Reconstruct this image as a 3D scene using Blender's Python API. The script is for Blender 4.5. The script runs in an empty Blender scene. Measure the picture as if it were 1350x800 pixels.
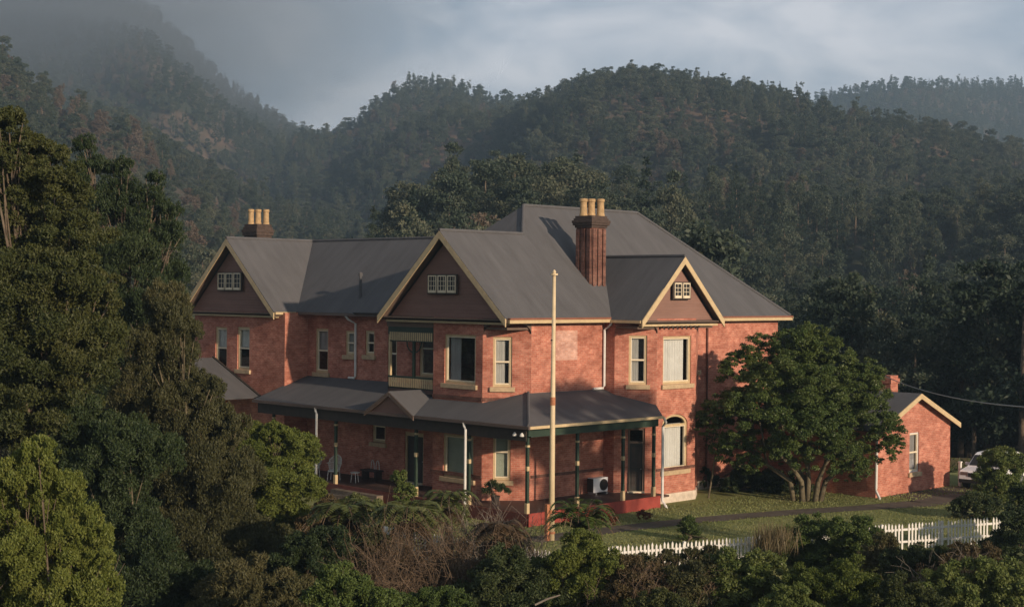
import bpy, math, random
import numpy as np
from mathutils import Vector
R = math.radians
random.seed(7)
rng = np.random.default_rng(11)
scene = bpy.context.scene
col = scene.collection

# ------------------------------------------------------------------ camera
FPX, HEAD, PITCH, ROLL, CAMZ = 1992.0, R(45.26), R(-0.471), R(0.513), 9.2
_f = Vector((math.cos(HEAD)*math.cos(PITCH), math.sin(HEAD)*math.cos(PITCH), math.sin(PITCH)))
_r = Vector((math.sin(HEAD), -math.cos(HEAD), 0)); _u = _r.cross(_f)
CR = math.cos(ROLL)*_r + math.sin(ROLL)*_u
CU = -math.sin(ROLL)*_r + math.cos(ROLL)*_u
CF = _f
CP = Vector((0, 0, CAMZ))
cam = bpy.data.objects.new('camera', bpy.data.cameras.new('camera')); col.objects.link(cam)
cam.data.sensor_width = 36.0; cam.data.lens = FPX/1350*36.0
cam.data.clip_start = 1.0; cam.data.clip_end = 9000
from mathutils import Matrix
cam.matrix_world = Matrix(((CR.x, CU.x, -CF.x, 0), (CR.y, CU.y, -CF.y, 0), (CR.z, CU.z, -CF.z, CAMZ), (0, 0, 0, 1)))
scene.camera = cam

# ------------------------------------------------------------------ light
SUN_EL, SUN_AZ = R(15.0), R(-4)          # azimuth from -Y towards +X
world = bpy.data.worlds.new('World'); scene.world = world; world.use_nodes = True
wn = world.node_tree.nodes; wl = world.node_tree.links; wn.clear()
wo = wn.new('ShaderNodeOutputWorld'); bg = wn.new('ShaderNodeBackground'); sky = wn.new('ShaderNodeTexSky')
sky.sky_type = 'NISHITA'; sky.sun_disc = False; sky.sun_elevation = SUN_EL
sky.sun_rotation = R(180) - SUN_AZ; sky.air_density = 1.2; sky.dust_density = 1.5
tc = wn.new('ShaderNodeTexCoord'); mp = wn.new('ShaderNodeMapping'); mp.inputs['Scale'].default_value = (1, 1, 2.2)
nz = wn.new('ShaderNodeTexNoise'); nz.inputs['Scale'].default_value = 7.5; nz.inputs['Detail'].default_value = 7; nz.inputs['Roughness'].default_value = .52
nz.inputs['Distortion'].default_value = .5
cr = wn.new('ShaderNodeValToRGB'); e = cr.color_ramp.elements
e[0].position = .38; e[0].color = (1.95, 2.3, 2.95, 1); e[1].position = .64; e[1].color = (4.9, 4.75, 5.0, 1)
mx = wn.new('ShaderNodeMix'); mx.data_type = 'RGBA'; mx.inputs['Factor'].default_value = .88
sz = wn.new('ShaderNodeSeparateXYZ'); wl.new(tc.outputs['Generated'], sz.inputs[0])
ov = wn.new('ShaderNodeMapRange'); ov.inputs['From Min'].default_value = .16; ov.inputs['From Max'].default_value = .42; ov.inputs['To Min'].default_value = 1.35; ov.inputs['To Max'].default_value = .46; wl.new(sz.outputs['Z'], ov.inputs['Value'])
om = wn.new('ShaderNodeMix'); om.data_type = 'RGBA'; om.blend_type = 'MULTIPLY'; om.inputs['Factor'].default_value = 1
wl.new(tc.outputs['Generated'], mp.inputs['Vector']); wl.new(mp.outputs[0], nz.inputs['Vector']); wl.new(nz.outputs['Fac'], cr.inputs[0])
wl.new(sky.outputs[0], mx.inputs['A']); wl.new(cr.outputs[0], mx.inputs['B']); wl.new(mx.outputs['Result'], om.inputs['A']); wl.new(ov.outputs['Result'], om.inputs['B']); wl.new(om.outputs['Result'], bg.inputs[0])
bg.inputs[1].default_value = 0.1; wl.new(bg.outputs[0], wo.inputs[0])
sd = bpy.data.lights.new('sun', 'SUN'); sd.energy = 5.0; sd.angle = R(.9); sd.color = (1, .79, .59)
so = bpy.data.objects.new('sun', sd); col.objects.link(so)
SD = Vector((math.sin(SUN_AZ)*math.cos(SUN_EL), -math.cos(SUN_AZ)*math.cos(SUN_EL), math.sin(SUN_EL)))
so.rotation_euler = SD.to_track_quat('Z', 'Y').to_euler(); so.location = (60, -40, 60)
vs = scene.view_settings; vs.view_transform = 'Standard'; vs.look = 'None'; vs.exposure = 0.8; vs.gamma = 1.0; vs.use_curve_mapping = False
cy = scene.cycles
cy.max_bounces = 5; cy.diffuse_bounces = 3; cy.glossy_bounces = 2; cy.transmission_bounces = 3; cy.transparent_max_bounces = 6; cy.volume_bounces = 0
cy.use_denoising = True; cy.use_adaptive_sampling = True; cy.adaptive_threshold = .012
cy.sample_clamp_indirect = 4
HAZE = .00048

# ------------------------------------------------------------------ helpers
def ray(px, py): return CF + CR*((px-675)/FPX) - CU*((py-400)/FPX)
def onp(px, py, axis, val):
    d = ray(px, py); t = (val-CP[axis])/d[axis]; return CP + d*t
def onplane(px, py, P, n):
    d = ray(px, py); t = (P-CP).dot(n)/d.dot(n); return CP + d*t
def atd(px, py, D): return CP + ray(px, py)*D
def tagset(o, label=None, cat=None, group=None, kind=None):
    if label: o['label'] = label
    if cat: o['category'] = cat
    if group: o['group'] = group
    if kind: o['kind'] = kind
    return o
def empty(name, loc, label, cat, group=None, rz=0):
    o = bpy.data.objects.new(name, None); col.objects.link(o); o.location = loc; o.rotation_euler = (0, 0, rz); o.empty_display_size = .3
    return tagset(o, label, cat, group)
def copy_tree(o, parent=None):
    c = o.copy(); col.objects.link(c)
    if parent: c.parent = parent
    for ch in list(o.children): copy_tree(ch, c)
    return c

class MB:
    def __init__(s): s.v = []; s.f = []; s.uv = None
    def poly(s, pts):
        b = len(s.v); s.v += [tuple(p) for p in pts]; s.f.append(tuple(range(b, b+len(pts)))); return s
    def ob(s, o, a, b, c):
        o, a, b, c = map(Vector, (o, a, b, c))
        if a.cross(b).dot(c) < 0: a, b = b, a
        k = len(s.v)
        s.v += [tuple(o), tuple(o+a), tuple(o+a+b), tuple(o+b), tuple(o+c), tuple(o+a+c), tuple(o+a+b+c), tuple(o+b+c)]
        s.f += [tuple(k+i for i in q) for q in ((3, 2, 1, 0), (4, 5, 6, 7), (0, 1, 5, 4), (1, 2, 6, 5), (2, 3, 7, 6), (3, 0, 4, 7))]; return s
    def box(s, x0, x1, y0, y1, z0, z1): return s.ob((x0, y0, z0), (x1-x0, 0, 0), (0, y1-y0, 0), (0, 0, z1-z0))
    def prism(s, pts, vec):
        pts = [Vector(p) for p in pts]; vec = Vector(vec); n = len(pts); k = len(s.v)
        nn = sum(((pts[i]-pts[0]).cross(pts[i+1]-pts[0]) for i in range(1, n-1)), Vector())
        if nn.dot(vec) > 0: pts = pts[::-1]
        s.v += [tuple(p) for p in pts] + [tuple(p+vec) for p in pts]
        s.f.append(tuple(range(k, k+n))); s.f.append(tuple(range(k+2*n-1, k+n-1, -1)))
        for i in range(n):
            j = (i+1) % n; s.f.append((k+j, k+i, k+n+i, k+n+j))
        return s
    def bar(s, p, q, w, h=None, up=(0, 0, 1)):
        p, q = Vector(p), Vector(q); d = q-p; h = h or w; sd = d.cross(Vector(up))
        if sd.length < 1e-6: sd = Vector((1, 0, 0))
        sd.normalize(); u = sd.cross(d).normalized()
        return s.ob(p-sd*w/2-u*h/2, d, sd*w, u*h)
    def tube(s, path, rad, n=8, cap=True):
        path = [Vector(p) for p in path]
        if not hasattr(rad, '__len__'): rad = [rad]*len(path)
        k = len(s.v); ref = Vector((.31, .17, .93))
        for i, p in enumerate(path):
            d = (path[min(i+1, len(path)-1)]-path[max(i-1, 0)]).normalized()
            a = d.cross(ref)
            if a.length < .15: a = d.cross(Vector((1, 0, 0)))
            a.normalize(); b = d.cross(a)
            for j in range(n):
                t = 2*math.pi*j/n; s.v.append(tuple(p+(a*math.cos(t)+b*math.sin(t))*rad[i]))
        for i in range(len(path)-1):
            for j in range(n):
                j2 = (j+1) % n; s.f.append((k+i*n+j, k+i*n+j2, k+(i+1)*n+j2, k+(i+1)*n+j))
        if cap:
            s.f.append(tuple(k+j for j in range(n))[::-1]); s.f.append(tuple(k+(len(path)-1)*n+j for j in range(n)))
        return s
    def lathe(s, c, prof, n=12):
        c = Vector(c); k = len(s.v)
        for r_, z in prof:
            for j in range(n):
                t = 2*math.pi*j/n; s.v.append((c.x+r_*math.cos(t), c.y+r_*math.sin(t), c.z+z))
        for i in range(len(prof)-1):
            for j in range(n):
                j2 = (j+1) % n; s.f.append((k+i*n+j, k+i*n+j2, k+(i+1)*n+j2, k+(i+1)*n+j))
        s.f.append(tuple(k+j for j in range(n))[::-1]); s.f.append(tuple(k+(len(prof)-1)*n+j for j in range(n)))
        return s
    def slab(s, fr, u0, u1, z0, z1, d0, d1):
        P, t, n = fr
        return s.ob(P+t*u0+n*d0+Vector((0, 0, z0)), t*(u1-u0), n*(d1-d0), Vector((0, 0, z1-z0)))
    def build(s, name, mat, parent=None, smooth=False, bevel=0, origin=None):
        me = bpy.data.meshes.new(name)
        v = s.v
        off = Vector((0, 0, 0))
        if origin is not None: off = Vector(origin)
        elif parent is not None: off = world_loc(parent)
        if off.length > 0: v = [(a[0]-off.x, a[1]-off.y, a[2]-off.z) for a in v]
        me.from_pydata(v, [], s.f); me.update()
        uv = me.uv_layers.new(name='uv')
        for p in me.polygons:
            n = p.normal
            t = Vector((0, 0, 1)).cross(n)
            if t.length < .05: t = Vector((1, 0, 0)); w = Vector((0, 1, 0))
            else: t.normalize(); w = n.cross(t)
            for li in p.loop_indices:
                P = Vector(s.v[me.loops[li].vertex_index]); uv.data[li].uv = (P.dot(t), P.dot(w))
            if smooth: p.use_smooth = True
        me.materials.append(mat)
        o = bpy.data.objects.new(name, me); col.objects.link(o)
        if parent is not None: o.parent = parent
        elif origin is not None: o.location = off
        if bevel:
            b = o.modifiers.new('b', 'BEVEL'); b.width = bevel; b.segments = 2; b.limit_method = 'ANGLE'
        return o
def world_loc(o):
    l = o.location.copy()
    while o.parent: o = o.parent; l += o.location
    return l

# ------------------------------------------------------------------ materials
def newmat(name):
    m = bpy.data.materials.new(name); m.use_nodes = True; nt = m.node_tree
    return m, nt.nodes, nt.links, nt.nodes['Principled BSDF']
def plain(name, c, rough=.6, var=.15, scale=3.0, metal=0, bump=0, spec=.3, coords='Object'):
    m, n, l, b = newmat(name)
    b.inputs['Roughness'].default_value = rough; b.inputs['Metallic'].default_value = metal
    b.inputs['Specular IOR Level'].default_value = spec
    t = n.new('ShaderNodeTexCoord'); z = n.new('ShaderNodeTexNoise'); z.inputs['Scale'].default_value = scale; z.inputs['Detail'].default_value = 6; z.inputs['Roughness'].default_value = .65
    l.new(t.outputs[coords], z.inputs['Vector'])
    r = n.new('ShaderNodeValToRGB'); el = r.color_ramp.elements
    el[0].position = .3; el[0].color = (*[x*(1-var) for x in c], 1); el[1].position = .7; el[1].color = (*[min(1, x*(1+var)) for x in c], 1)
    l.new(z.outputs['Fac'], r.inputs[0]); l.new(r.outputs[0], b.inputs['Base Color'])
    if bump:
        bp = n.new('ShaderNodeBump'); bp.inputs['Strength'].default_value = bump; bp.inputs['Distance'].default_value = .05
        l.new(z.outputs['Fac'], bp.inputs['Height']); l.new(bp.outputs[0], b.inputs['Normal'])
    return m
def brick_mat(name, c1, c2, mortar, stain=.35):
    m, n, l, b = newmat(name); b.inputs['Roughness'].default_value = .85; b.inputs['Specular IOR Level'].default_value = .15
    u = n.new('ShaderNodeUVMap'); u.uv_map = 'uv'
    br = n.new('ShaderNodeTexBrick'); br.inputs['Scale'].default_value = 1.0
    br.inputs['Brick Width'].default_value = .235; br.inputs['Row Height'].default_value = .086; br.inputs['Mortar Size'].default_value = .008
    br.inputs['Color1'].default_value = (*c1, 1); br.inputs['Color2'].default_value = (*c2, 1); br.inputs['Mortar'].default_value = (*mortar, 1)
    br.inputs['Bias'].default_value = -.1
    l.new(u.outputs[0], br.inputs['Vector'])
    mp2 = n.new('ShaderNodeMapping'); mp2.inputs['Scale'].default_value = (1.5, 2.2, 1); l.new(u.outputs[0], mp2.inputs[0])
    z = n.new('ShaderNodeTexNoise'); z.inputs['Scale'].default_value = 1.6; z.inputs['Detail'].default_value = 9; z.inputs['Roughness'].default_value = .72
    l.new(mp2.outputs[0], z.inputs['Vector'])
    r = n.new('ShaderNodeValToRGB'); el = r.color_ramp.elements
    el[0].position = .33; el[0].color = (1-stain, 1-stain*1.05, 1-stain*1.0, 1); el[1].position = .66; el[1].color = (1.22, 1.3, 1.32, 1)
    l.new(z.outputs['Fac'], r.inputs[0])
    mu = n.new('ShaderNodeMix'); mu.data_type = 'RGBA'; mu.blend_type = 'MULTIPLY'; mu.inputs['Factor'].default_value = 1
    z2 = n.new('ShaderNodeTexNoise'); z2.inputs['Scale'].default_value = .75; z2.inputs['Detail'].default_value = 5; z2.inputs['Roughness'].default_value = .6; l.new(u.outputs[0], z2.inputs['Vector'])
    r2 = n.new('ShaderNodeValToRGB'); e2 = r2.color_ramp.elements; e2[0].position = .36; e2[0].color = (.74, .70, .70, 1); e2[1].position = .64; e2[1].color = (1.12, 1.16, 1.18, 1); l.new(z2.outputs['Fac'], r2.inputs[0])
    m2 = n.new('ShaderNodeMix'); m2.data_type = 'RGBA'; m2.blend_type = 'MULTIPLY'; m2.inputs['Factor'].default_value = 1
    l.new(r.outputs[0], m2.inputs['A']); l.new(r2.outputs[0], m2.inputs['B'])
    l.new(br.outputs['Color'], mu.inputs['A']); l.new(m2.outputs['Result'], mu.inputs['B']); l.new(mu.outputs['Result'], b.inputs['Base Color'])
    bp = n.new('ShaderNodeBump'); bp.inputs['Strength'].default_value = .5; bp.inputs['Distance'].default_value = .012; bp.invert = True
    l.new(br.outputs['Fac'], bp.inputs['Height']); l.new(bp.outputs[0], b.inputs['Normal'])
    return m
def lined_mat(name, c, pitch, axis, rough, var=.12, spec=.3, depth=.012, wide=0.0):
    """boards or corrugation: a wave across uv axis, with weathering"""
    m, n, l, b = newmat(name); b.inputs['Roughness'].default_value = rough; b.inputs['Specular IOR Level'].default_value = spec
    u = n.new('ShaderNodeUVMap'); u.uv_map = 'uv'
    z = n.new('ShaderNodeTexNoise'); z.inputs['Scale'].default_value = .8; z.inputs['Detail'].default_value = 8; z.inputs['Roughness'].default_value = .65
    mp2 = n.new('ShaderNodeMapping'); mp2.inputs['Scale'].default_value = (2.2, .5, 1) if axis == 0 else (.6, 2, 1)
    l.new(u.outputs[0], mp2.inputs[0]); l.new(mp2.outputs[0], z.inputs['Vector'])
    r = n.new('ShaderNodeValToRGB'); el = r.color_ramp.elements
    el[0].position = .3; el[0].color = (*[x*(1-var) for x in c], 1); el[1].position = .7; el[1].color = (*[x*(1+var) for x in c], 1)
    l.new(z.outputs['Fac'], r.inputs[0])
    sx = n.new('ShaderNodeSeparateXYZ'); l.new(u.outputs[0], sx.inputs[0])
    dv = n.new('ShaderNodeMath'); dv.operation = 'DIVIDE'; dv.inputs[1].default_value = pitch; l.new(sx.outputs[axis], dv.inputs[0])
    fr = n.new('ShaderNodeMath'); fr.operation = 'FRACT'; l.new(dv.outputs[0], fr.inputs[0])
    if axis == 0:
        fr2 = n.new('ShaderNodeMath'); fr2.operation = 'PINGPONG'; fr2.inputs[1].default_value = .5; l.new(dv.outputs[0], fr2.inputs[0]); fr = fr2
    bp = n.new('ShaderNodeBump'); bp.inputs['Strength'].default_value = .8; bp.inputs['Distance'].default_value = depth
    l.new(fr.outputs[0], bp.inputs['Height']); l.new(bp.outputs[0], b.inputs['Normal'])
    if wide:   # sheet or board joints slightly different in tone
        fl = n.new('ShaderNodeMath'); fl.operation = 'DIVIDE'; fl.inputs[1].default_value = wide; l.new(sx.outputs[axis], fl.inputs[0])
        f2 = n.new('ShaderNodeMath'); f2.operation = 'FLOOR'; l.new(fl.outputs[0], f2.inputs[0])
        wnz = n.new('ShaderNodeTexWhiteNoise'); wnz.noise_dimensions = '1D'; l.new(f2.outputs[0], wnz.inputs['W'])
        mr = n.new('ShaderNodeMapRange'); mr.inputs['To Min'].default_value = .97; mr.inputs['To Max'].default_value = 1.03; l.new(wnz.outputs['Value'], mr.inputs['Value'])
        mu = n.new('ShaderNodeMix'); mu.data_type = 'RGBA'; mu.blend_type = 'MULTIPLY'; mu.inputs['Factor'].default_value = 1
        l.new(r.outputs[0], mu.inputs['A']); l.new(mr.outputs['Result'], mu.inputs['B']); l.new(mu.outputs['Result'], b.inputs['Base Color'])
    else: l.new(r.outputs[0], b.inputs['Base Color'])
    return m
def leaf_mat(name, cols, trans=.28, rough=.55):
    m, n, l, b = newmat(name); b.inputs['Roughness'].default_value = rough; b.inputs['Specular IOR Level'].default_value = .22
    a = n.new('ShaderNodeAttribute'); a.attribute_name = 'tint'
    oi = n.new('ShaderNodeObjectInfo')
    ad = n.new('ShaderNodeMath'); ad.operation = 'MULTIPLY_ADD'; ad.inputs[1].default_value = .42; l.new(oi.outputs['Random'], ad.inputs[0]); 
    sc = n.new('ShaderNodeMath'); sc.operation = 'MULTIPLY'; sc.inputs[1].default_value = .58; l.new(a.outputs['Fac'], sc.inputs[0]); l.new(sc.outputs[0], ad.inputs[2])
    r = n.new('ShaderNodeValToRGB'); cr_ = r.color_ramp
    while len(cr_.elements) < len(cols): cr_.elements.new(.5)
    for i, c in enumerate(cols):
        cr_.elements[i].position = i/(len(cols)-1); cr_.elements[i].color = (*c, 1)
    l.new(ad.outputs[0], r.inputs[0]); l.new(r.outputs[0], b.inputs['Base Color'])
    t = n.new('ShaderNodeBsdfTranslucent'); l.new(r.outputs[0], t.inputs['Color'])
    ms = n.new('ShaderNodeMixShader'); ms.inputs[0].default_value = trans
    l.new(b.outputs[0], ms.inputs[1]); l.new(t.outputs[0], ms.inputs[2]); l.new(ms.outputs[0], n['Material Output'].inputs['Surface'])
    return m
def glass_mat(name, tint=.55):
    m, n, l, b = newmat(name); n.remove(b)
    tr = n.new('ShaderNodeBsdfTransparent'); tr.inputs[0].default_value = (tint, tint*1.02, tint, 1)
    gl = n.new('ShaderNodeBsdfGlossy'); gl.inputs['Roughness'].default_value = .03
    lw = n.new('ShaderNodeLayerWeight'); pw = n.new('ShaderNodeMath'); pw.operation = 'POWER'; pw.inputs[1].default_value = 3.5; l.new(lw.outputs['Facing'], pw.inputs[0])
    fz = n.new('ShaderNodeMapRange'); fz.inputs['To Min'].default_value = .10; fz.inputs['To Max'].default_value = .9; l.new(pw.outputs[0], fz.inputs['Value'])
    ms = n.new('ShaderNodeMixShader'); l.new(fz.outputs[0], ms.inputs[0]); l.new(tr.outputs[0], ms.inputs[1]); l.new(gl.outputs[0], ms.inputs[2])
    l.new(ms.outputs[0], n['Material Output'].inputs['Surface']); return m

M = dict(
    brick=brick_mat('brick', (.40, .126, .081), (.51, .200, .135), (.45, .255, .178), .32),
    brick_dark=brick_mat('chimney brick', (.16, .070, .050), (.25, .105, .074), (.18, .13, .10), .6),
    roof=lined_mat('roof iron', (.096, .094, .097), .09, 0, .7, .15, .12, .012, .762),
    board=lined_mat('weatherboard', (.225, .130, .103), .13, 1, .75, .12, .2, .02, .13),
    cream=plain('cream paint', (.48, .365, .21), .55, .14, 4),
    cream_light=plain('pale cream paint', (.68, .58, .42), .5, .1, 5),
    white=plain('white paint', (.62, .60, .56), .45, .08, 6),
    stone=plain('sill stone', (.42, .31, .19), .85, .2, 5, bump=.2),
    plinth=plain('pale plinth stone', (.55, .47, .38), .9, .25, 3, bump=.3),
    green=plain('dark green paint', (.026, .044, .030), .5, .2, 3),
    dark=plain('dark timber', (.045, .034, .028), .6, .25, 4),
    red=plain('red deck edge paint', (.26, .048, .035), .6, .2, 3),
    deck=plain('deck boards', (.07, .042, .034), .6, .3, 2),
    soffit=plain('soffit boards', (.13, .09, .068), .7, .15, 3),
    gutter=plain('gutter metal', (.12, .085, .07), .5, .15, 3),
    pot=plain('chimney pot clay', (.38, .255, .13), .8, .25, 6, bump=.2),
    soot=plain('sooty brick corbel', (.065, .045, .036), .9, .35, 6, bump=.3),
    glass=glass_mat('window glass', .88),
    darkglass=glass_mat('dark window glass', .35),
    net=plain('net curtain', (.72, .70, .68), .9, .08, 2),
    blind=plain('grey green blind', (.34, .37, .31), .9, .1, 2),
    drape=plain('grey drape', (.42, .40, .40), .9, .12, 2),
    door=plain('dark door paint', (.03, .028, .024), .45, .3, 3),
    pole=plain('weathered pole paint', (.58, .46, .29), .6, .18, 1.5),
    rust=plain('rust stained pole', (.36, .15, .075), .8, .45, 5),
    metal=plain('grey metal', (.3, .3, .3), .4, .15, 5, metal=.6),
    black=plain('black plastic', (.02, .02, .02), .5, .2, 5),
    tyre=plain('tyre rubber', (.02, .02, .02), .9, .2, 5),
    carpaint=plain('white car paint', (.74, .73, .74), .25, .03, 2, spec=.5),
    wicker=plain('white cane', (.55, .53, .50), .8, .25, 20),
    clay=plain('terracotta', (.33, .15, .08), .8, .2, 6),
    cable=plain('cable sheath', (.30, .29, .27), .6, .1, 4),
    bark=plain('bark', (.115, .088, .062), .95, .45, 4, bump=.6),
    palebark=plain('pale mossy bark', (.12, .10, .062), .95, .45, 5, bump=.6),
    twig=plain('dead twigs', (.115, .080, .052), .95, .35, 2),
    twig_grey=plain('grey dead twigs', (.15, .125, .10), .95, .3, 2),
    wood=plain('bare timber', (.28, .19, .11), .85, .25, 5),
    steps=plain('step stone', (.16, .125, .09), .9, .25, 3, bump=.2),
)

# ------------------------------------------------------------------ terrain
def vnoise(x, y, seed=0):
    """smooth value noise, vectorised"""
    xi = np.floor(x).astype(np.int64); yi = np.floor(y).astype(np.int64); xf = x-xi; yf = y-yi
    def h(a, b):
        n = (a*374761393 + b*668265263 + seed*974711) & 0x7fffffff
        n = (n ^ (n >> 13))*1274126177 & 0x7fffffff
        return ((n ^ (n >> 16)) & 0xffff)/65535.0
    u = xf*xf*(3-2*xf); v = yf*yf*(3-2*yf)
    return (h(xi, yi)*(1-u)+h(xi+1, yi)*u)*(1-v) + (h(xi, yi+1)*(1-u)+h(xi+1, yi+1)*u)*v - .5
def horizon(px): return 383.3 + (px-675)*.00895
# ridge: crest profile in sight angles, crest distance, foot distance, tree cover height at the crest
RIDGES = [
    # far left mountain
    ([(-900, 120), (-400, 0), (-150, -18), (60, -20), (150, -18), (195, -2), (222, 25), (250, 52), (300, 100), (340, 128), (380, 155), (430, 175), (500, 235), (560, 300), (640, 380), (900, 400)],
     [(-900, 1500), (100, 1650), (380, 1200), (640, 1000)], [(-900, 300), (640, 330)], 9, 1.15),
    # left front spur
    ([(-900, 60), (-300, -40), (-100, 10), (0, 45), (50, 82), (100, 112), (150, 142), (200, 172), (260, 220), (330, 285), (400, 360), (900, 400)],
     [(-900, 420), (0, 470), (400, 380)], [(-900, 140), (400, 170)], 10, 1.1),
    # middle hill
    ([(200, 400), (330, 230), (390, 166), (440, 160), (470, 142), (500, 113), (530, 98), (560, 93), (600, 95), (640, 112), (690, 122), (740, 128), (800, 150), (900, 220), (1000, 330), (1100, 400)],
     [(200, 950), (560, 1000), (1100, 900)], [(200, 320), (1100, 330)], 10, 1.1),
    # right middle hill
    ([(500, 400), (600, 200), (660, 150), (700, 117), (740, 97), (780, 88), (830, 83), (880, 93), (930, 104), (980, 112), (1050, 124), (1100, 145), (1160, 156), (1250, 170), (1350, 182), (1600, 190), (2600, 330)],
     [(500, 700), (850, 760), (1350, 620), (2600, 500)], [(500, 200), (1350, 170), (2600, 170)], 10, 1.0),
    # far right ridge
    ([(900, 260), (1000, 160), (1060, 126), (1110, 110), (1160, 103), (1220, 99), (1350, 100), (1500, 95), (1900, 110), (2600, 200)],
     [(900, 1450), (2600, 1400)], [(900, 700), (2600, 700)], 9, 1.0),
    # spur across the right slope
    ([(760, 400), (840, 300), (900, 245), (960, 222), (1040, 222), (1100, 226), (1180, 238), (1260, 228), (1330, 216), (1500, 210), (2600, 330)],
     [(760, 330), (1100, 380), (1500, 330), (2600, 300)], [(760, 125), (2600, 130)], 10, 1.0),
    # knoll behind the house
    ([(300, 400), (430, 350), (520, 305), (600, 252), (650, 220), (700, 197), (760, 190), (830, 215), (890, 255), (960, 320), (1040, 400)],
     [(300, 250), (1040, 260)], [(300, 120), (1040, 125)], 11, 1.0),
]
RIDGES = [tuple(np.array(a, float) if isinstance(a, list) else a for a in rr) for rr in RIDGES]
def fence_out(x, y):
    """metres outside the garden plateau (0 inside)"""
    d1 = (np.where(x > 54, 25.1+(x-54)*.36, 31.55 - .335*(x-34.7)) - y)/1.055
    d2 = 33.2 - x + np.where(y > 45, (y-45)*.02, 0)
    d3 = (x+y-np.where(y < 46, 111, 122))/1.414; d4 = d3
    d = np.maximum(np.maximum(d1, d2), 0)
    return d, np.maximum(np.maximum(np.maximum(d3, d4), np.where(x < 44, y-68, y-76)), 0)
def terrain(x, y):
    x = np.asarray(x, float); y = np.asarray(y, float)
    r = np.hypot(x, y)+1e-6
    a = np.arctan2(y, x) - HEAD; a = (a+np.pi) % (2*np.pi) - np.pi
    rel = -a
    px = 675 + FPX*np.tan(np.clip(rel, -.75, .78))
    dep = np.maximum(r*np.cos(np.clip(rel, -.75, .78)), 1)
    din, dback = fence_out(x, y)
    near = -np.minimum(din*.30 + .02*din**1.0, 8.5) - np.minimum(dback*.12, 3.0)
    bl = np.clip((din-.5)/4, 0, 1)
    near = near + bl*(vnoise(x/5, y/5, 3)*1.2 + vnoise(x/17, y/17, 4)*1.5)
    z = near
    wide = np.clip((1.05-np.abs(rel))/.25, 0, 1)
    for k, (prof, rc, rb, th, ex) in enumerate(RIDGES):
        py = np.interp(px, prof[:, 0], prof[:, 1])
        Rc = np.interp(px, rc[:, 0], rc[:, 1]); Rb = np.interp(px, rb[:, 0], rb[:, 1])
        Rc = Rc*(1 + .10*vnoise(px/110., px*0+k*7.3, 20+k))
        zc = CAMZ + (horizon(px)-py)/FPX*Rc - th
        zc = np.maximum(zc, -6)
        t = (dep-Rb)/(Rc-Rb)
        up = np.clip(t, 0, 1)**ex
        dn = np.clip(1-np.maximum(t-1, 0)*1.1, -.2, 1)
        zz = -5 + (zc+5)*np.where(t <= 1, up, dn)
        amp = np.clip(Rc*.030, 4, 30)*np.clip(np.sin(np.pi*np.clip(t, 0, 1)), 0, 1)
        zz = zz + amp*(vnoise(x/(Rc*.16), y/(Rc*.16), 40+k)*1.6 + vnoise(x/(Rc*.07), y/(Rc*.07), 60+k)*.8) * np.clip(t*4, 0, 1)
        zz = np.where(t > 0, zz*wide + (1-wide)*-5, -40)
        z = np.maximum(z, zz) if k else np.maximum(near, zz)
    return z
def gz(x, y): return float(terrain(np.array([x]), np.array([y]))[0])

def ground():
    azs = np.concatenate([np.linspace(-math.pi, -.75, 36, endpoint=False), np.linspace(-.75, -.36, 50, endpoint=False), np.linspace(-.36, .36, 280, endpoint=False), np.linspace(.36, .75, 50, endpoint=False), np.linspace(.75, math.pi, 36, endpoint=False)])
    rs = np.concatenate([np.array([0.5, 6, 12]), np.linspace(16, 100, 170), np.geomspace(101, 2100, 190), np.array([2250, 2400])])
    A, Rr = np.meshgrid(azs, rs)
    X = Rr*np.cos(HEAD+A); Y = Rr*np.sin(HEAD+A); Z = terrain(X, Y)
    na, nr = len(azs), len(rs)
    V = np.stack([X, Y, Z], -1).reshape(-1, 3)
    i = np.arange(nr-1)[:, None]; j = np.arange(na)[None, :]; j2 = (j+1) % na
    F = np.stack([i*na+j, (i+1)*na+j, (i+1)*na+j2, i*na+j2], -1).reshape(-1, 4)[:, ::1]
    o = npmesh('terrain', V, F, ground_mat(), smooth=True)
    return tagset(o, kind='structure')
def npmesh(name, V, F, mat, tint=None, smooth=False, parent=None, origin=None):
    me = bpy.data.meshes.new(name)
    V = np.asarray(V, np.float32)
    if origin is not None: V = V - np.asarray(origin, np.float32)
    n, k = F.shape
    me.vertices.add(len(V)); me.vertices.foreach_set('co', V.ravel())
    me.loops.add(n*k); me.loops.foreach_set('vertex_index', F.astype(np.int32).ravel())
    me.polygons.add(n); me.polygons.foreach_set('loop_start', np.arange(0, n*k, k, dtype=np.int32))
    if smooth: me.polygons.foreach_set('use_smooth', np.ones(n, bool))
    if tint is not None:
        at = me.attributes.new('tint', 'FLOAT', 'POINT'); at.data.foreach_set('value', np.asarray(tint, np.float32))
    me.update(calc_edges=True)
    me.materials.append(mat)
    o = bpy.data.objects.new(name, me)
    if parent is not False:
        col.objects.link(o)
        if parent is not None: o.parent = parent
    return o
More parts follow.
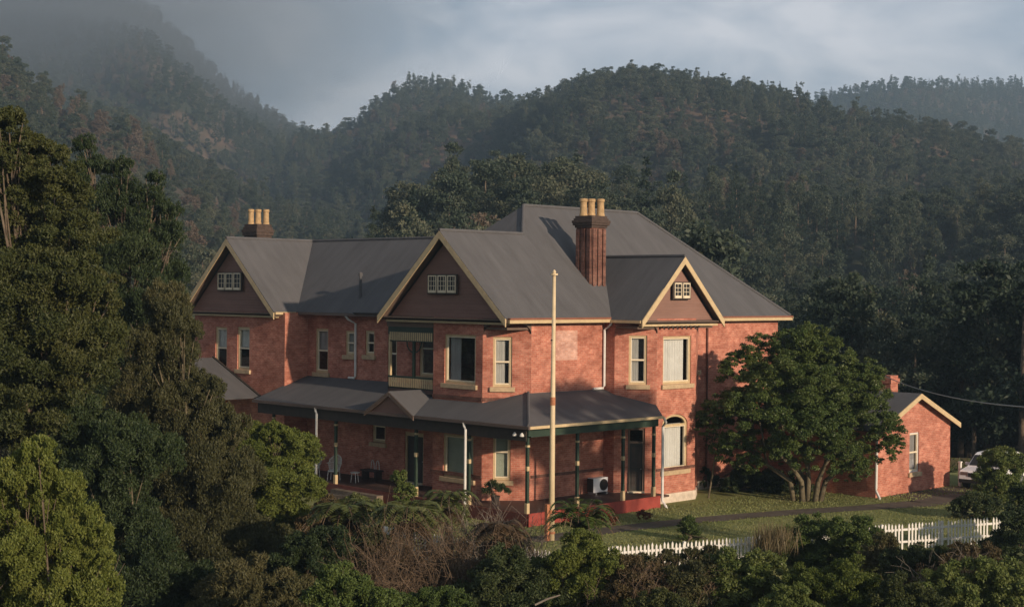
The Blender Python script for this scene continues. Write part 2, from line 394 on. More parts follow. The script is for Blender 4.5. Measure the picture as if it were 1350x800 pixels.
def ground_mat():
    m, n, l, b = newmat('ground'); b.inputs['Roughness'].default_value = .95; b.inputs['Specular IOR Level'].default_value = .1
    g = n.new('ShaderNodeNewGeometry')
    def noise(sc, det=6, ro=.6):
        z = n.new('ShaderNodeTexNoise'); z.inputs['Scale'].default_value = sc; z.inputs['Detail'].default_value = det; z.inputs['Roughness'].default_value = ro
        l.new(g.outputs['Position'], z.inputs['Vector']); return z
    def ramp(src, c0, c1, p0=.3, p1=.7):
        r = n.new('ShaderNodeValToRGB'); el = r.color_ramp.elements; el[0].position = p0; el[0].color = (*c0, 1); el[1].position = p1; el[1].color = (*c1, 1)
        l.new(src, r.inputs[0]); return r
    def mix(f, a_, b_):
        mm = n.new('ShaderNodeMix'); mm.data_type = 'RGBA'; l.new(f, mm.inputs['Factor']); l.new(a_, mm.inputs['A']); l.new(b_, mm.inputs['B']); return mm.outputs['Result']
    lawn = ramp(noise(.55, 8, .7).outputs['Fac'], (.14, .165, .055), (.26, .255, .11), .34, .66)
    lawn2 = ramp(noise(9, 5, .7).outputs['Fac'], (.75, .78, .72), (1.15, 1.13, 1.12))
    mu = n.new('ShaderNodeMix'); mu.data_type = 'RGBA'; mu.blend_type = 'MULTIPLY'; mu.inputs['Factor'].default_value = 1
    l.new(lawn.outputs[0], mu.inputs['A']); l.new(lawn2.outputs[0], mu.inputs['B'])
    floor_ = ramp(noise(.35, 8, .7).outputs['Fac'], (.030, .034, .016), (.070, .058, .032))
    far = ramp(noise(.02, 8, .6).outputs['Fac'], (.036, .042, .028), (.15, .098, .072), .47, .68)
    vm = n.new('ShaderNodeVectorMath'); vm.operation = 'LENGTH'; l.new(g.outputs['Position'], vm.inputs[0])
    farf = n.new('ShaderNodeMapRange'); farf.inputs['From Min'].default_value = 110; farf.inputs['From Max'].default_value = 170; l.new(vm.outputs['Value'], farf.inputs['Value'])
    sx = n.new('ShaderNodeSeparateXYZ'); l.new(g.outputs['Position'], sx.inputs[0])
    zz = n.new('ShaderNodeMapRange'); zz.inputs['From Min'].default_value = -.35; zz.inputs['From Max'].default_value = -.05; l.new(sx.outputs['Z'], zz.inputs['Value'])
    c = mix(zz.outputs['Result'], floor_.outputs[0], mu.outputs['Result'])
    c = mix(farf.outputs['Result'], c, far.outputs[0])
    l.new(c, b.inputs['Base Color'])
    bp = n.new('ShaderNodeBump'); bp.inputs['Strength'].default_value = .5; bp.inputs['Distance'].default_value = .06
    l.new(noise(14, 4).outputs['Fac'], bp.inputs['Height']); l.new(bp.outputs[0], b.inputs['Normal'])
    return m
ground()

# driveway across the lawn
def ribbon(name, pts, z, mat, label=None):
    mb = MB()
    for (a, b, w0), (c, d, w1) in zip(pts[:-1], pts[1:]):
        p = Vector((a, b, 0)); q = Vector((c, d, 0)); t = (q-p).normalized(); s0 = Vector((-t.y, t.x, 0))
        mb.poly([(p-s0*w0+Vector((0, 0, z))), (q-s0*w1+Vector((0, 0, z))), (q+s0*w1+Vector((0, 0, z))), (p+s0*w0+Vector((0, 0, z)))])
    return tagset(mb.build(name, mat), kind='structure')
drive = plain('driveway gravel', (.085, .068, .052), .95, .3, 1.2, bump=.5)
pp = [onp(x, y, 2, 0) for x, y in ((700, 712), (760, 704), (830, 695), (905, 687), (980, 680), (1060, 674), (1140, 669), (1220, 663), (1260, 655), (1300, 652))]
ribbon('driveway', [(p.x, p.y, .62 if i < 7 else .9) for i, p in enumerate(pp)], .008, drive)
pa = [onp(x, y, 2, 0) for x, y in ((1185, 655), (1240, 650), (1300, 646), (1345, 643))]
ribbon('parking_pad', [(p.x, p.y, 1.6) for p in pa], .004, plain('parking gravel', (.07, .056, .045), .95, .35, 1.5, bump=.5))

# ------------------------------------------------------------------ the house
house = empty('brick_house', (52, 52, 0), 'large two storey red brick house with grey iron roofs and wrap-around verandah', 'house')
SW = [(43.33, 67.0), (43.33, 59.2), (44.7, 59.2), (44.7, 48.5), (43.33, 48.5), (43.33, 45.43), (44.76, 44.0), (49.3, 44.0), (49.3, 43.4), (50.6, 42.1), (53.3, 42.1), (54.55, 43.0), (54.55, 44.0), (62.2, 44.0), (62.2, 54.8), (52.5, 54.8), (52.5, 67.0), (43.33, 67.0)]
WT = 8.06
openings = {i: [] for i in range(len(SW)-1)}
def frame_of(i, segs=SW):
    a = Vector((*segs[i], 0)); b = Vector((*segs[i+1], 0)); t = (b-a).normalized(); n = t.cross(Vector((0, 0, 1))); return a, t, n
def win_from_px(i, x0, y0, x1, y1, segs=SW):
    fr = frame_of(i, segs); xm, ym = (x0+x1)/2, (y0+y1)/2
    u0 = (onplane(x0, ym, fr[0], fr[2])-fr[0]).dot(fr[1]); u1 = (onplane(x1, ym, fr[0], fr[2])-fr[0]).dot(fr[1])
    z1 = onplane(xm, y0, fr[0], fr[2]).z; z0 = onplane(xm, y1, fr[0], fr[2]).z
    return fr, u0, u1, z0, z1
def wall_panel(mb, fr, L, z0, z1, ops, depth=.24):
    P, t, n = fr
    us = sorted({0, L, *[o[0] for o in ops], *[o[1] for o in ops]}); zs = sorted({z0, z1, *[o[2] for o in ops], *[o[3] for o in ops]})
    pt = lambda u, z, d=0: P+t*u+n*d+Vector((0, 0, z))
    for a, b in zip(us[:-1], us[1:]):
        for c, d in zip(zs[:-1], zs[1:]):
            um, zm = (a+b)/2, (c+d)/2
            if any(o[0] < um < o[1] and o[2] < zm < o[3] for o in ops): continue
            mb.poly([pt(a, c), pt(b, c), pt(b, d), pt(a, d)])
    for o in ops:
        a, b, c, d = o[:4]
        mb.poly([pt(a, c), pt(a, d), pt(a, d, -depth), pt(a, c, -depth)]); mb.poly([pt(b, d), pt(b, c), pt(b, c, -depth), pt(b, d, -depth)])
        mb.poly([pt(a, d), pt(b, d), pt(b, d, -depth), pt(a, d, -depth)]); mb.poly([pt(b, c), pt(a, c), pt(a, c, -depth), pt(b, c, -depth)])
        if len(o) > 4:   # arched head: fill the spandrels
            rise = o[4]; N = 12; zs_ = d-rise
            arc = [((a+b)/2-(b-a)/2*math.cos(math.pi*k/N), zs_+rise*math.sin(math.pi*k/N)) for k in range(N+1)]
            for k in range(N):
                (ua, za), (ub, zb) = arc[k], arc[k+1]
                mb.poly([pt(ua, za, .003), pt(ub, zb, .003), pt(ub, d, .003), pt(ua, d, .003)])
                mb.poly([pt(ub, zb, .003), pt(ua, za, .003), pt(ua, za, -depth), pt(ub, zb, -depth)])
def window(fr, u0, u1, z0, z1, parent, curtain=None, rail=.5, sill=True, arch=0, trim='cream', glass='glass', pane_bars=(0, 0), fw=.085, label=None, sillz=.2):
    P, t, n = fr
    w = MB()
    zt = z1-arch
    w.slab(fr, u0+.002, u0+fw, z0, z1 if not arch else zt, -.15, -.05).slab(fr, u1-fw, u1-.002, z0, z1 if not arch else zt, -.15, -.05)
    w.slab(fr, u0+fw, u1-fw, zt-fw, zt-.002, -.152, -.048).slab(fr, u0+fw, u1-fw, z0+.002, z0+fw*1.2, -.152, -.048)
    if arch:
        N = 12; um = (u0+u1)/2; hw = (u1-u0)/2-.003
        for k in range(N):
            a0, a1 = math.pi*k/N, math.pi*(k+1)/N
            q = lambda a, s, d: P+t*(um-hw*s*math.cos(a))+n*d+Vector((0, 0, zt+(arch-.003)*(1 if s == 1 else s*.92)*math.sin(a)))
            w.prism([q(a0, 1, -.15), q(a1, 1, -.15), q(a1, .84, -.15), q(a0, .84, -.15)], n*.1)
    o = w.build('window', M[trim], parent)
    if label: o['label'] = label
    s = MB(); zr = z0+(zt-z0)*rail
    if rail: s.slab(fr, u0+fw, u1-fw, zr-.035, zr+.035, -.16, -.07)
    s.slab(fr, u0+fw+.03, u1-fw-.03, zt-fw-.05, zt-fw-.002, -.162, -.078).slab(fr, u0+fw+.03, u1-fw-.03, z0+fw*1.2+.002, z0+fw*1.2+.05, -.162, -.078)
    for a, b in ((u0+fw, u0+fw+.04), (u1-fw-.04, u1-fw)): s.slab(fr, a, b, z0+fw*1.2, zt-fw, -.165, -.075)
    nb, nh = pane_bars
    for k in range(nb):
        uu = u0+(u1-u0)*(k+1)/(nb+1); s.slab(fr, uu-.017, uu+.017, z0+fw, zt-fw, -.155, -.08)
    for k in range(nh):
        z_ = z0+(zt-z0)*(k+1)/(nh+1); s.slab(fr, u0+fw, u1-fw, z_-.017, z_+.017, -.15, -.085)
    s.build('sash', M['cream_light'], o)
    g = MB(); q = lambda u, z: P+t*u+n*-.12+Vector((0, 0, z))
    top = [q(u1-.02, zt), q(u0+.02, zt)]
    if arch: top = [q(u1-.02, zt)] + [P+t*((u0+u1)/2+(u1-u0)/2*.97*math.cos(math.pi*k/10))+n*-.12+Vector((0, 0, zt+arch*.97*math.sin(math.pi*k/10))) for k in range(1, 10)] + [q(u0+.02, zt)]
    g.poly([q(u0+.02, z0+.02), q(u1-.02, z0+.02)]+top); g.build('pane', M[glass], o)
    if curtain:
        mat, ca, cb, cz0 = curtain
        c = MB(); N = 40; pts = []
        for k in range(N+1):
            f = ca+(cb-ca)*k/N; d = -.24 + (.03*math.sin(k*1.35)+.012*math.sin(k*3.1+1) if mat != 'blind' else 0)
            pts.append((u0+(u1-u0)*f, d))
        za = z0+(zt-z0)*cz0
        for (a, da), (b, db) in zip(pts[:-1], pts[1:]):
            c.poly([P+t*a+n*da+Vector((0, 0, za)), P+t*b+n*db+Vector((0, 0, za)), P+t*b+n*db+Vector((0, 0, zt)), P+t*a+n*da+Vector((0, 0, zt))])
        c.build('blind' if mat == 'blind' else 'curtain', M[mat], o, smooth=True)
    if sill:
        MB().slab(fr, u0-.13, u1+.13, z0-sillz, z0-.003, -.02, .11).build('sill', M['stone'], o, bevel=.012)
    return o
WINS = [  # segment, pixel box, curtain, options
    (0, 284, 431, 299, 486, ('net', .02, .98, .52), {}), (0, 313, 431, 329, 487, ('net', .02, .98, .52), {}),
    (2, 416, 433, 432.5, 491, ('drape', .05, .95, .48), {}), (2, 455.5, 436, 467, 468, ('drape', .05, .95, .1), {}), (2, 481.5, 436, 493.5, 468, None, {}),
    (2, 511, 440, 523, 505, None, dict(rail=.6, sill=False)), (2, 553, 437, 572, 496, None, dict(rail=.62)),
    (2, 491, 559, 508, 583, None, dict(glass='darkglass', rail=0)),
    (4, 586, 441, 627, 506, ('drape', .08, .4, .0), dict(rail=0, pane_bars=(0, 0))),
    (4, 584, 573, 624, 630, ('blind', .03, .97, .0), dict(rail=0)),
    (5, 650, 444, 675, 510, ('net', .05, .62, .0), {}), (5, 650, 573, 673, 633, ('blind', .05, .95, .0), dict(rail=.62)),
    (8, 829, 442, 853, 507, ('net', .04, .55, .0), {}), (9, 874, 443, 911, 506, ('net', .12, .86, .0), dict(rail=0)),
    (9, 873, 546, 906, 619, ('net', .10, .88, .0), dict(rail=0, arch=1)), (10, 920, 441, 928, 484, ('net', .1, .9, .3), {}),
]
todo = []
for seg, x0, y0, x1, y1, cur, op in WINS:
    fr, u0, u1, z0, z1 = win_from_px(seg, x0, y0, x1, y1)
    op = dict(op)
    if op.get('arch'): op['arch'] = .42; openings[seg].append((u0, u1, z0, z1, .42))
    else: openings[seg].append((u0, u1, z0, z1))
    todo.append((fr, u0, u1, z0, z1, cur, op))
DOORS = [(8, 827.5, 564, 850, 650, 'side'), (2, 533, 570, 558, 650, 'front')]
dl = []
for seg, x0, y0, x1, y1, nm in DOORS:
    fr, u0, u1, z0, z1 = win_from_px(seg, x0, y0, x1, y1); z0 = .52; openings[seg].append((u0, u1, z0, z1)); dl.append((fr, u0, u1, z0, z1, nm))
wmb = MB()
for i in range(len(SW)-1):
    fr = frame_of(i); L = (Vector((*SW[i+1], 0))-Vector((*SW[i], 0))).length
    wall_panel(wmb, fr, L, -.5, WT, openings[i])
wmb.build('wall', M['brick'], house)
for fr, u0, u1, z0, z1, cur, op in todo: window(fr, u0, u1, z0, z1, house, cur, **op)
for fr, u0, u1, z0, z1, nm in dl:
    P, t, n = fr; zt = z0+2.1
    d = MB(); d.slab(fr, u0+.09, u1-.09, z0+.01, zt, -.2, -.14)
    o = d.build('door', M['door'], house)
    f = MB(); f.slab(fr, u0+.002, u0+.09, z0, z1-.002, -.21, -.06).slab(fr, u1-.09, u1-.002, z0, z1-.002, -.21, -.06).slab(fr, u0+.09, u1-.09, z1-.09, z1-.002, -.208, -.062).slab(fr, u0+.09, u1-.09, zt+.01, zt+.1, -.208, -.062)
    f.build('door_frame', M['cream' if nm == 'front' else 'soffit'], o)
    g = MB(); g.poly([P+t*(u0+.09)+n*-.13+Vector((0, 0, zt+.1)), P+t*(u1-.09)+n*-.13+Vector((0, 0, zt+.1)), P+t*(u1-.09)+n*-.13+Vector((0, 0, z1-.09)), P+t*(u0+.09)+n*-.13+Vector((0, 0, z1-.09))]); g.build('transom_pane', M['glass'], o)
    h = MB(); pn = MB()
    for a, b in ((.16, .46), (.54, .84)):
        for c_, d_ in ((.12, .42), (.5, .92)):
            uu = u0+.09+(u1-u0-.18)*a; ub = u0+.09+(u1-u0-.18)*b
            pn.slab(fr, uu, ub, z0+(zt-z0)*c_, z0+(zt-z0)*d_, -.142, -.128)
    pn.build('panel_moulding', M['dark'], o)
    h.lathe(P+t*(u1-.16)+n*-.1+Vector((0, 0, z0+1.0)), [(.0, -.03), (.03, -.015), (.03, .015), (0, .03)], 8); h.build('handle', M['metal'], o)
    st = MB(); st.slab(fr, u0, u1, z0-.015, z0+.045, -.2, .1); st.build('threshold', M['cream_light'], o)
# brick string courses, plinth and the brick panel under the bay window
for i, (za, zb, dd) in ((4, (4.62, 4.76, .05)), (5, (4.62, 4.76, .05))):
    fr = frame_of(i); L = (Vector((*SW[i+1], 0))-Vector((*SW[i], 0))).length; MB().slab(fr, 0, L, za, zb, -.01, dd).build('string_course', M['brick_dark'], house)
fr = frame_of(4); MB().slab(fr, -.05, 3.1, 1.38, 1.52, -.01, .07).build('string_course', M['brick_dark'], house)
for i in (6, 9): 
    fr = frame_of(i); L = (Vector((*SW[i+1], 0))-Vector((*SW[i], 0))).length; MB().slab(fr, 0.02, L-.02, 1.42, 1.54, -.01, .035).build('string_course', M['brick_dark'], house)
pl = MB()
for i in (9, 10, 11, 12):
    fr = frame_of(i); L = (Vector((*SW[i+1], 0))-Vector((*SW[i], 0))).length; pl.slab(fr, -.02, L+.02, -.3, .40, -.01, .045+.003*(i % 2))
pl.build('plinth', M['plinth'], house)
# pale patch of limewash left on the sunlit wall
fr = frame_of(6); A = onplane(733, 436, fr[0], fr[2]); B = onplane(761, 474, fr[0], fr[2])
MB().slab(fr, (A-fr[0]).dot(fr[1]), (B-fr[0]).dot(fr[1]), B.z, A.z, -.01, .004).build('patched_brickwork', brick_mat('pale patched brick', (.50, .25, .18), (.56, .31, .24), (.5, .34, .27), .3), house)

# ---- roofs
def sheet(mb, pts, th=.07):
    pts = [Vector(p) for p in pts]; n = (pts[1]-pts[0]).cross(pts[2]-pts[0]).normalized()
    if n.z < 0: n = -n
    mb.prism(pts, -n*th)
rf = MB()
sheet(rf, [(42.83, 43.6, 8.1), (62.7, 43.6, 8.1), (57.45, 49.2, 13.14), (49.44, 49.2, 13.14), (47.85, 47.65, 11.745), (42.83, 47.65, 11.745)])
sheet(rf, [(49.44, 49.2, 13.14), (47.85, 47.66, 11.74), (43.9, 47.66, 8.15), (43.9, 54.8, 8.15)])
sheet(rf, [(49.44, 49.2, 13.14), (57.45, 49.2, 13.14), (62.7, 54.8, 8.1), (43.9, 54.8, 8.1)])
sheet(rf, [(62.7, 43.6, 8.1), (62.7, 54.8, 8.1), (57.45, 49.2, 13.14)])
sheet(rf, [(42.83, 47.65, 11.745), (48.0, 47.65, 11.745), (48.0, 51.75, 8.06), (42.83, 51.75, 8.06)])
sheet(rf, [(44.2, 50.6, 8.1), (44.2, 59.45, 8.1), (48.2, 63.5, 11.7), (48.2, 50.6, 11.7)])
sheet(rf, [(42.83, 59.42, 8.1), (44.2, 59.42, 8.1), (48.2, 63.48, 11.7), (42.83, 63.48, 11.7)])
sheet(rf, [(42.83, 63.5, 11.7), (48.2, 63.5, 11.7), (53.0, 67.55, 8.1), (42.83, 67.55, 8.1)])
sheet(rf, [(48.2, 63.5, 11.7), (48.2, 50.6, 11.7), (53.0, 50.6, 8.1), (53.0, 67.55, 8.1)])
sheet(rf, [(49.18, 41.7, 8.0), (52.0, 41.7, 10.79), (52.0, 46.62, 10.79), (49.18, 43.52, 8.0)])
sheet(rf, [(54.86, 41.7, 8.0), (52.0, 41.7, 10.785), (52.0, 46.6, 10.785), (54.86, 43.52, 8.0)])
roof = rf.build('roof', M['roof'], house)
rc_ = MB()
for a, b in (((42.83, 47.65, 11.76), (47.85, 47.65, 11.76)), ((49.44, 49.2, 13.16), (57.45, 49.2, 13.16)), ((47.85, 47.65, 11.76), (49.44, 49.2, 13.16)), ((57.45, 49.2, 13.16), (62.7, 43.6, 8.12)),
             ((48.2, 50.6, 11.71), (48.2, 63.5, 11.72)), ((42.83, 63.49, 11.72), (48.2, 63.49, 11.72)), ((52.0, 41.7, 10.81), (52.0, 46.6, 10.81))):
    rc_.tube([a, b], .075, 8)
rc_.build('ridge_cap', M['roof'], roof)
vp = onplane(475, 392, Vector((44.2, 55, 8.1)), Vector((-.9, 0, 1)))
MB().tube([vp-Vector((0, 0, .2)), vp+Vector((0, 0, 1.0))], .07, 10).lathe(vp+Vector((0, 0, 1.0)), [(.11, 0), (.11, .14), (.02, .2)], 10).build('vent_pipe', M['roof'], roof)
sf = MB()
for x0, x1, y0, y1 in ((44.8, 49.3, 43.62, 44.02), (54.6, 62.62, 43.62, 44.02), (62.0, 62.62, 44.0, 54.7), (44.24, 44.72, 51.7, 59.2)): sf.box(x0, x1, y0, y1, 8.0, 8.05)
sf.box(42.9, 47, 43.65, 51.7, 7.99, 8.045).box(42.9, 47, 59.5, 67.5, 7.985, 8.04).box(49.3, 54.7, 41.8, 44.0, 7.9, 7.95)
sf.build('soffit', M['soffit'], house)
M['rgutter'] = plain('red brown gutter', (.22, .085, .05), .5, .15, 3)
for a in ((43.0, 49.15, 43.47, 43.6), (54.9, 62.75, 43.47, 43.6)): MB().box(*a, 8.025, 8.1).build('gutter', M['rgutter'], house)
for a in ((43.0, 49.15, 43.5, 43.6, 7.88, 8.022), (54.9, 62.75, 43.5, 43.6, 7.88, 8.022), (62.7, 62.8, 43.5, 54.8, 7.96, 8.08), (49.1, 49.2, 41.8, 43.45, 7.87, 7.99)): MB().box(*a).build('fascia', M['cream'], house)
gd = MB(); gd.box(44.1, 44.2, 51.8, 59.4, 7.97, 8.09).build('gutter', M['gutter'], house)
g2 = MB(); g2.box(42.9, 44.1, 59.36, 59.44, 7.97, 8.09).build('gutter', M['cream'], house)

def gable(axis, plane, c, apexz, half, base, over, wname, sill_px, bars, fascia_mat):
    """boarded gable end: axis 0 faces -X, axis 1 faces -Y; c = apex position along the wall"""
    def q(u, z, d):   # u to the right seen from outside, d outward
        return Vector((plane-d, c-u, z)) if axis == 0 else Vector((c+u, plane-d, z))
    sl = (apexz-base)/half; hin = half-.34
    g = MB(); g.prism([q(-hin, base-.02, -.12), q(hin, base-.02, -.12), q(0, base-.02+hin*sl, -.12)], q(0, 0, .12)-q(0, 0, 0))
    o = g.build('gable', M['board'], house)
    b = MB()
    for s in (-1, 1):
        # bargeboard: follows the verge, .26 deep
        b.prism([q(0, apexz-.02, over-.05), q(s*half, base-.02, over-.05), q(s*half, base-.34, over-.05), q(0, apexz-.34, over-.05)], q(0, 0, .055)-q(0, 0, 0))
    b.build('bargeboard', M['cream'], o)
    b2 = MB()
    for s in (-1, 1):
        b2.prism([q(0, apexz-.10, .0), q(s*(half-.05), base-.10, .0), q(s*(half-.05), base-.18, .0), q(0, apexz-.18, .0)], q(0, 0, over-.08)-q(0, 0, 0))
    b2.build('verge_soffit', M['soffit'], o)
    f = MB()
    f.ob(q(-hin-.1, base-.27, -.0), q(2*hin+.2, 0, 0)-q(0, 0, 0), q(0, 0, .2)-q(0, 0, 0), Vector((0, 0, .09)))
    f.build('sill_board', M[fascia_mat], o)
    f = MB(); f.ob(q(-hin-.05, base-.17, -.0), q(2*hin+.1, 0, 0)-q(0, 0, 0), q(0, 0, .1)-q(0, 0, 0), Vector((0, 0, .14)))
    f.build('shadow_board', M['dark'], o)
    x0, y0, x1, y1, npan = sill_px
    Pn = q(0, 0, .12); nn = (q(0, 0, 1)-q(0, 0, 0)); tt = (q(1, 0, 0)-q(0, 0, 0))
    A = onplane(x0, (y0+y1)/2, Pn, nn); B = onplane(x1, (y0+y1)/2, Pn, nn); zt = onplane((x0+x1)/2, y0, Pn, nn).z; zb = onplane((x0+x1)/2, y1, Pn, nn).z
    P0 = Vector((Pn.x, Pn.y, 0)); ua = (A-P0).dot(tt); ub = (B-P0).dot(tt); fr = (P0, tt, nn)
    w = MB(); w.slab(fr, ua-.04, ub+.04, zb-.06, zt+.05, 0.0, .04)
    wo_ = w.build('gable_window', M['dark'], o)
    wd = (ub-ua)/npan; s = MB(); pnm = MB()
    for k in range(npan):
        a, b_ = ua+wd*k+.045, ua+wd*(k+1)-.045
        pnm.slab(fr, a+.02, b_-.02, zb+.02, zt-.02, .041, .046)
        for (m0, m1) in ((a, a+.038), (b_-.038, b_)): s.slab(fr, m0, m1, zb, zt, .041, .085)
        s.slab(fr, a+.05, b_-.05, zb, zb+.11, .042, .088).slab(fr, a+.05, b_-.05, zt-.05, zt, .042, .084)
        nb, nh = bars
        for j in range(nb):
            uu = a+(b_-a)*(j+1)/(nb+1); s.slab(fr, uu-.010, uu+.010, zb+.1, zt-.05, .043, .06)
        for j in range(nh):
            z_ = zb+.1+(zt-zb-.15)*(j+1)/(nh+1); s.slab(fr, a+.05, b_-.05, z_-.010, z_+.010, .043, .061)
    s.build('gable_sash', M['cream_light'], o); pnm.build('gable_pane', M['black'], o)
    return o
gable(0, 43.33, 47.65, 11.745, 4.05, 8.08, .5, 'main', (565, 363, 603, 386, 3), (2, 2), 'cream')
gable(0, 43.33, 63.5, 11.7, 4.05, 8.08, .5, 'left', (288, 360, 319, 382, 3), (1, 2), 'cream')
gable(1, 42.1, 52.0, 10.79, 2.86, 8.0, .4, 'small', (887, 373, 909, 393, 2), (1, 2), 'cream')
# curved corner brackets under the overhanging gables
def bracket(p, q_, z, drop, th):
    """corbel: a quarter-round board hanging below z from p to q_"""
    p, q_ = Vector((*p, 0)), Vector((*q_, 0)); d = q_-p; n = Vector((-d.y, d.x, 0)).normalized()
    pts = [p+Vector((0, 0, z)), q_+Vector((0, 0, z))] + [q_-d*math.sin(a)+Vector((0, 0, z-drop*(1-math.cos(a))))*1 for a in [math.pi/2*k/8 for k in range(1, 9)]]
    return MB().prism(pts, n*th)
for (p, q_) in (((43.36, 45.4), (43.36, 44.06)), ((44.7, 44.04), (43.4, 44.04)), ((50.57, 42.14), (49.35, 42.14)), ((53.33, 42.14), (54.55, 42.14))):
    bracket(p, q_, 7.98, .55, .09).build('corner_bracket', M['soffit'], house)
for tri in ([(43.36, 45.4, 7.6), (44.72, 44.03, 7.6), (43.36, 44.03, 7.6)], [(50.57, 42.13, 7.62), (49.33, 42.13, 7.62), (49.33, 43.37, 7.62)], [(53.33, 42.13, 7.62), (54.53, 42.13, 7.62), (54.53, 42.97, 7.62)]):
    MB().prism(tri, (0, 0, .09)).build('corner_soffit', M['soffit'], house)
dn = MB().box(50.6, 53.4, 41.96, 42.09, 7.74, 7.80)
for k in range(9):
    x = 50.7+k*.31; dn.box(x, x+.12, 41.86, 42.09, 7.64, 7.745)
dn.build('dentil_row', M['dark'], house)

# ---- chimneys
def chimney(cx, cy, wx, wy, z0, zs, zc, zp, ribs=True):
    c = MB(); c.box(cx-wx/2, cx+wx/2, cy-wy/2, cy+wy/2, z0, zs)
    o = c.build('chimney', M['brick_dark'], house)
    if ribs:
        rb = MB()
        for k in range(3):
            f = (-.36+.36*k)
            rb.box(cx+wx*f-.09, cx+wx*f+.09, cy-wy/2-.07, cy-wy/2+.01, z0, zs-.05); rb.box(cx-wx/2-.07, cx-wx/2+.01, cy+wy*f-.09, cy+wy*f+.09, z0, zs-.05)
            rb.box(cx+wx*f-.09, cx+wx*f+.09, cy+wy/2-.01, cy+wy/2+.07, z0, zs-.05); rb.box(cx+wx/2-.01, cx+wx/2+.07, cy+wy*f-.09, cy+wy*f+.09, z0, zs-.05)
        rb.build('shaft_rib', M['brick_dark'], o)
    k_ = MB(); h = zc-zs
    for i, (e_, a, b) in enumerate(((.06, 0, .2), (.13, .2, .4), (.16, .4, .62), (.10, .62, .8), (.05, .8, 1))):
        k_.box(cx-wx/2-e_, cx+wx/2+e_, cy-wy/2-e_, cy+wy/2+e_, zs+h*a, zs+h*b+.002)
    k_.build('corbel', M['soot'], o, bevel=.015)
    for dx, dy in ((-.34, -.05), (.02, .02), (.36, -.02)):
        p = (cx+dx*wx*1.05, cy-dx*wy*.7+dy, zc)
        H_ = zp-zc; MB().lathe(p, [(.19, 0), (.18, H_*.12), (.165, H_*.16), (.15, H_*.78), (.18, H_*.84), (.185, H_*.97), (.13, H_)], 14).build('chimney_pot', M['pot'], o, smooth=False)
    return o
chimney(50.15, 45.62, .92, .92, 8.6, 12.05, 12.58, 13.36)
q1 = onp(340, 312, 0, 50.2)
chimney(50.2, q1.y, .9, 1.15, 9.5, q1.z-.1, onp(340, 296, 0, 50.2).z, onp(341, 276, 0, 50.2).z, False)

# ---- verandah
ver = MB()
EX, EY, EZ, SL = 41.63, 41.03, 3.97, 1/2.97
zr = lambda d: EZ+d*SL
ver_pts = [(EX, 59.34, EZ), (EX, EY, EZ), (EX+2.97, EY+2.97, EZ+1.0), (44.69, 44.1, zr(3.06)), (44.69, 59.19, zr(3.06)), (43.36, 59.19, zr(1.73))]
sheet(ver, [(EX, 59.34, EZ), (EX, EY, EZ), (EX+2.96, EY+2.96, zr(2.96)), (44.69, 44.2, zr(3.06)), (44.69, 59.18, zr(3.06)), (43.3, 59.34, zr(1.67))], .06)
sheet(ver, [(EX, EY, EZ), (49.72, EY, EZ), (50.55, 42.08, zr(1.05)), (49.28, 43.38, zr(2.35)), (49.28, 43.99, zr(2.96)), (EX+2.96, EY+2.96, zr(2.96))], .06)
vroof = ver.build('verandah_roof', M['roof'], house)
MB().tube([(EX, EY, EZ+.03), (EX+2.97, EY+2.97, EZ+1.03)], .06, 8).build('hip_cap', M['roof'], vroof)
# gablet over the steps
ga = onp(506, 515, 0, EX-.05); gl = onp(481, 544, 0, EX-.05); gr = onp(546, 548, 0, EX-.05)
hw = (gl.y-gr.y)/2; gc = (gl.y+gr.y)/2; bz = EZ-.02; az_ = ga.z
gb = MB(); xb = EX+(az_-EZ)/SL
sheet(gb, [(EX-.1, gc, az_), (xb, gc, az_), (EX+.02, gc-hw, bz), (EX-.1, gc-hw, bz)], .05)
sheet(gb, [(EX-.1, gc, az_-.003), (xb, gc, az_-.003), (EX+.02, gc+hw, bz), (EX-.1, gc+hw, bz)], .05)
gbo = gb.build('verandah_gablet', M['roof'], house)
MB().prism([(EX, gc-hw+.2, bz), (EX, gc+hw-.2, bz), (EX, gc, az_-.14)], (.05, 0, 0)).build('gablet_board', M['board'], gbo)
bb = MB()
for s in (-1, 1): bb.prism([(EX-.12, gc, az_-.02), (EX-.12, gc+s*hw, bz-.02), (EX-.12, gc+s*hw, bz-.2), (EX-.12, gc, az_-.2)], (.05, 0, 0))
bb.build('bargeboard', M['soffit'], gbo)
# porch roof before the far wing
pA = onplane(345, 523, Vector((43.33, 60, 0)), Vector((-1, 0, 0))); pB = onplane(304, 489, Vector((43.33, 60, 0)), Vector((-1, 0, 0)))
psl = (pB.z-pA.z)/(pB.y-pA.y); pr = MB(); yr = 65.2; zr_ = pA.z+psl*(yr-pA.y)
sheet(pr, [(43.32, pA.y, pA.z), (41.2, pA.y, pA.z), (41.2, yr, zr_), (43.32, yr, zr_)], .06); sheet(pr, [(43.32, yr, zr_), (41.2, yr, zr_), (41.2, 2*yr-pA.y, pA.z), (43.32, 2*yr-pA.y, pA.z)], .06)
po = pr.build('porch_roof', M['roof'], house)
MB().bar((43.25, pA.y, pA.z+.05), (43.25, yr, zr_+.05), .1, .06).build('flashing', M['dark'], po)
pw = MB(); pw.prism([(41.5, pA.y+.4, pA.z-.1), (41.5, 2*yr-pA.y-.4, pA.z-.1), (41.5, yr, zr_-.25)], (.06, 0, 0)); pw.build('porch_gable', M['board'], po)
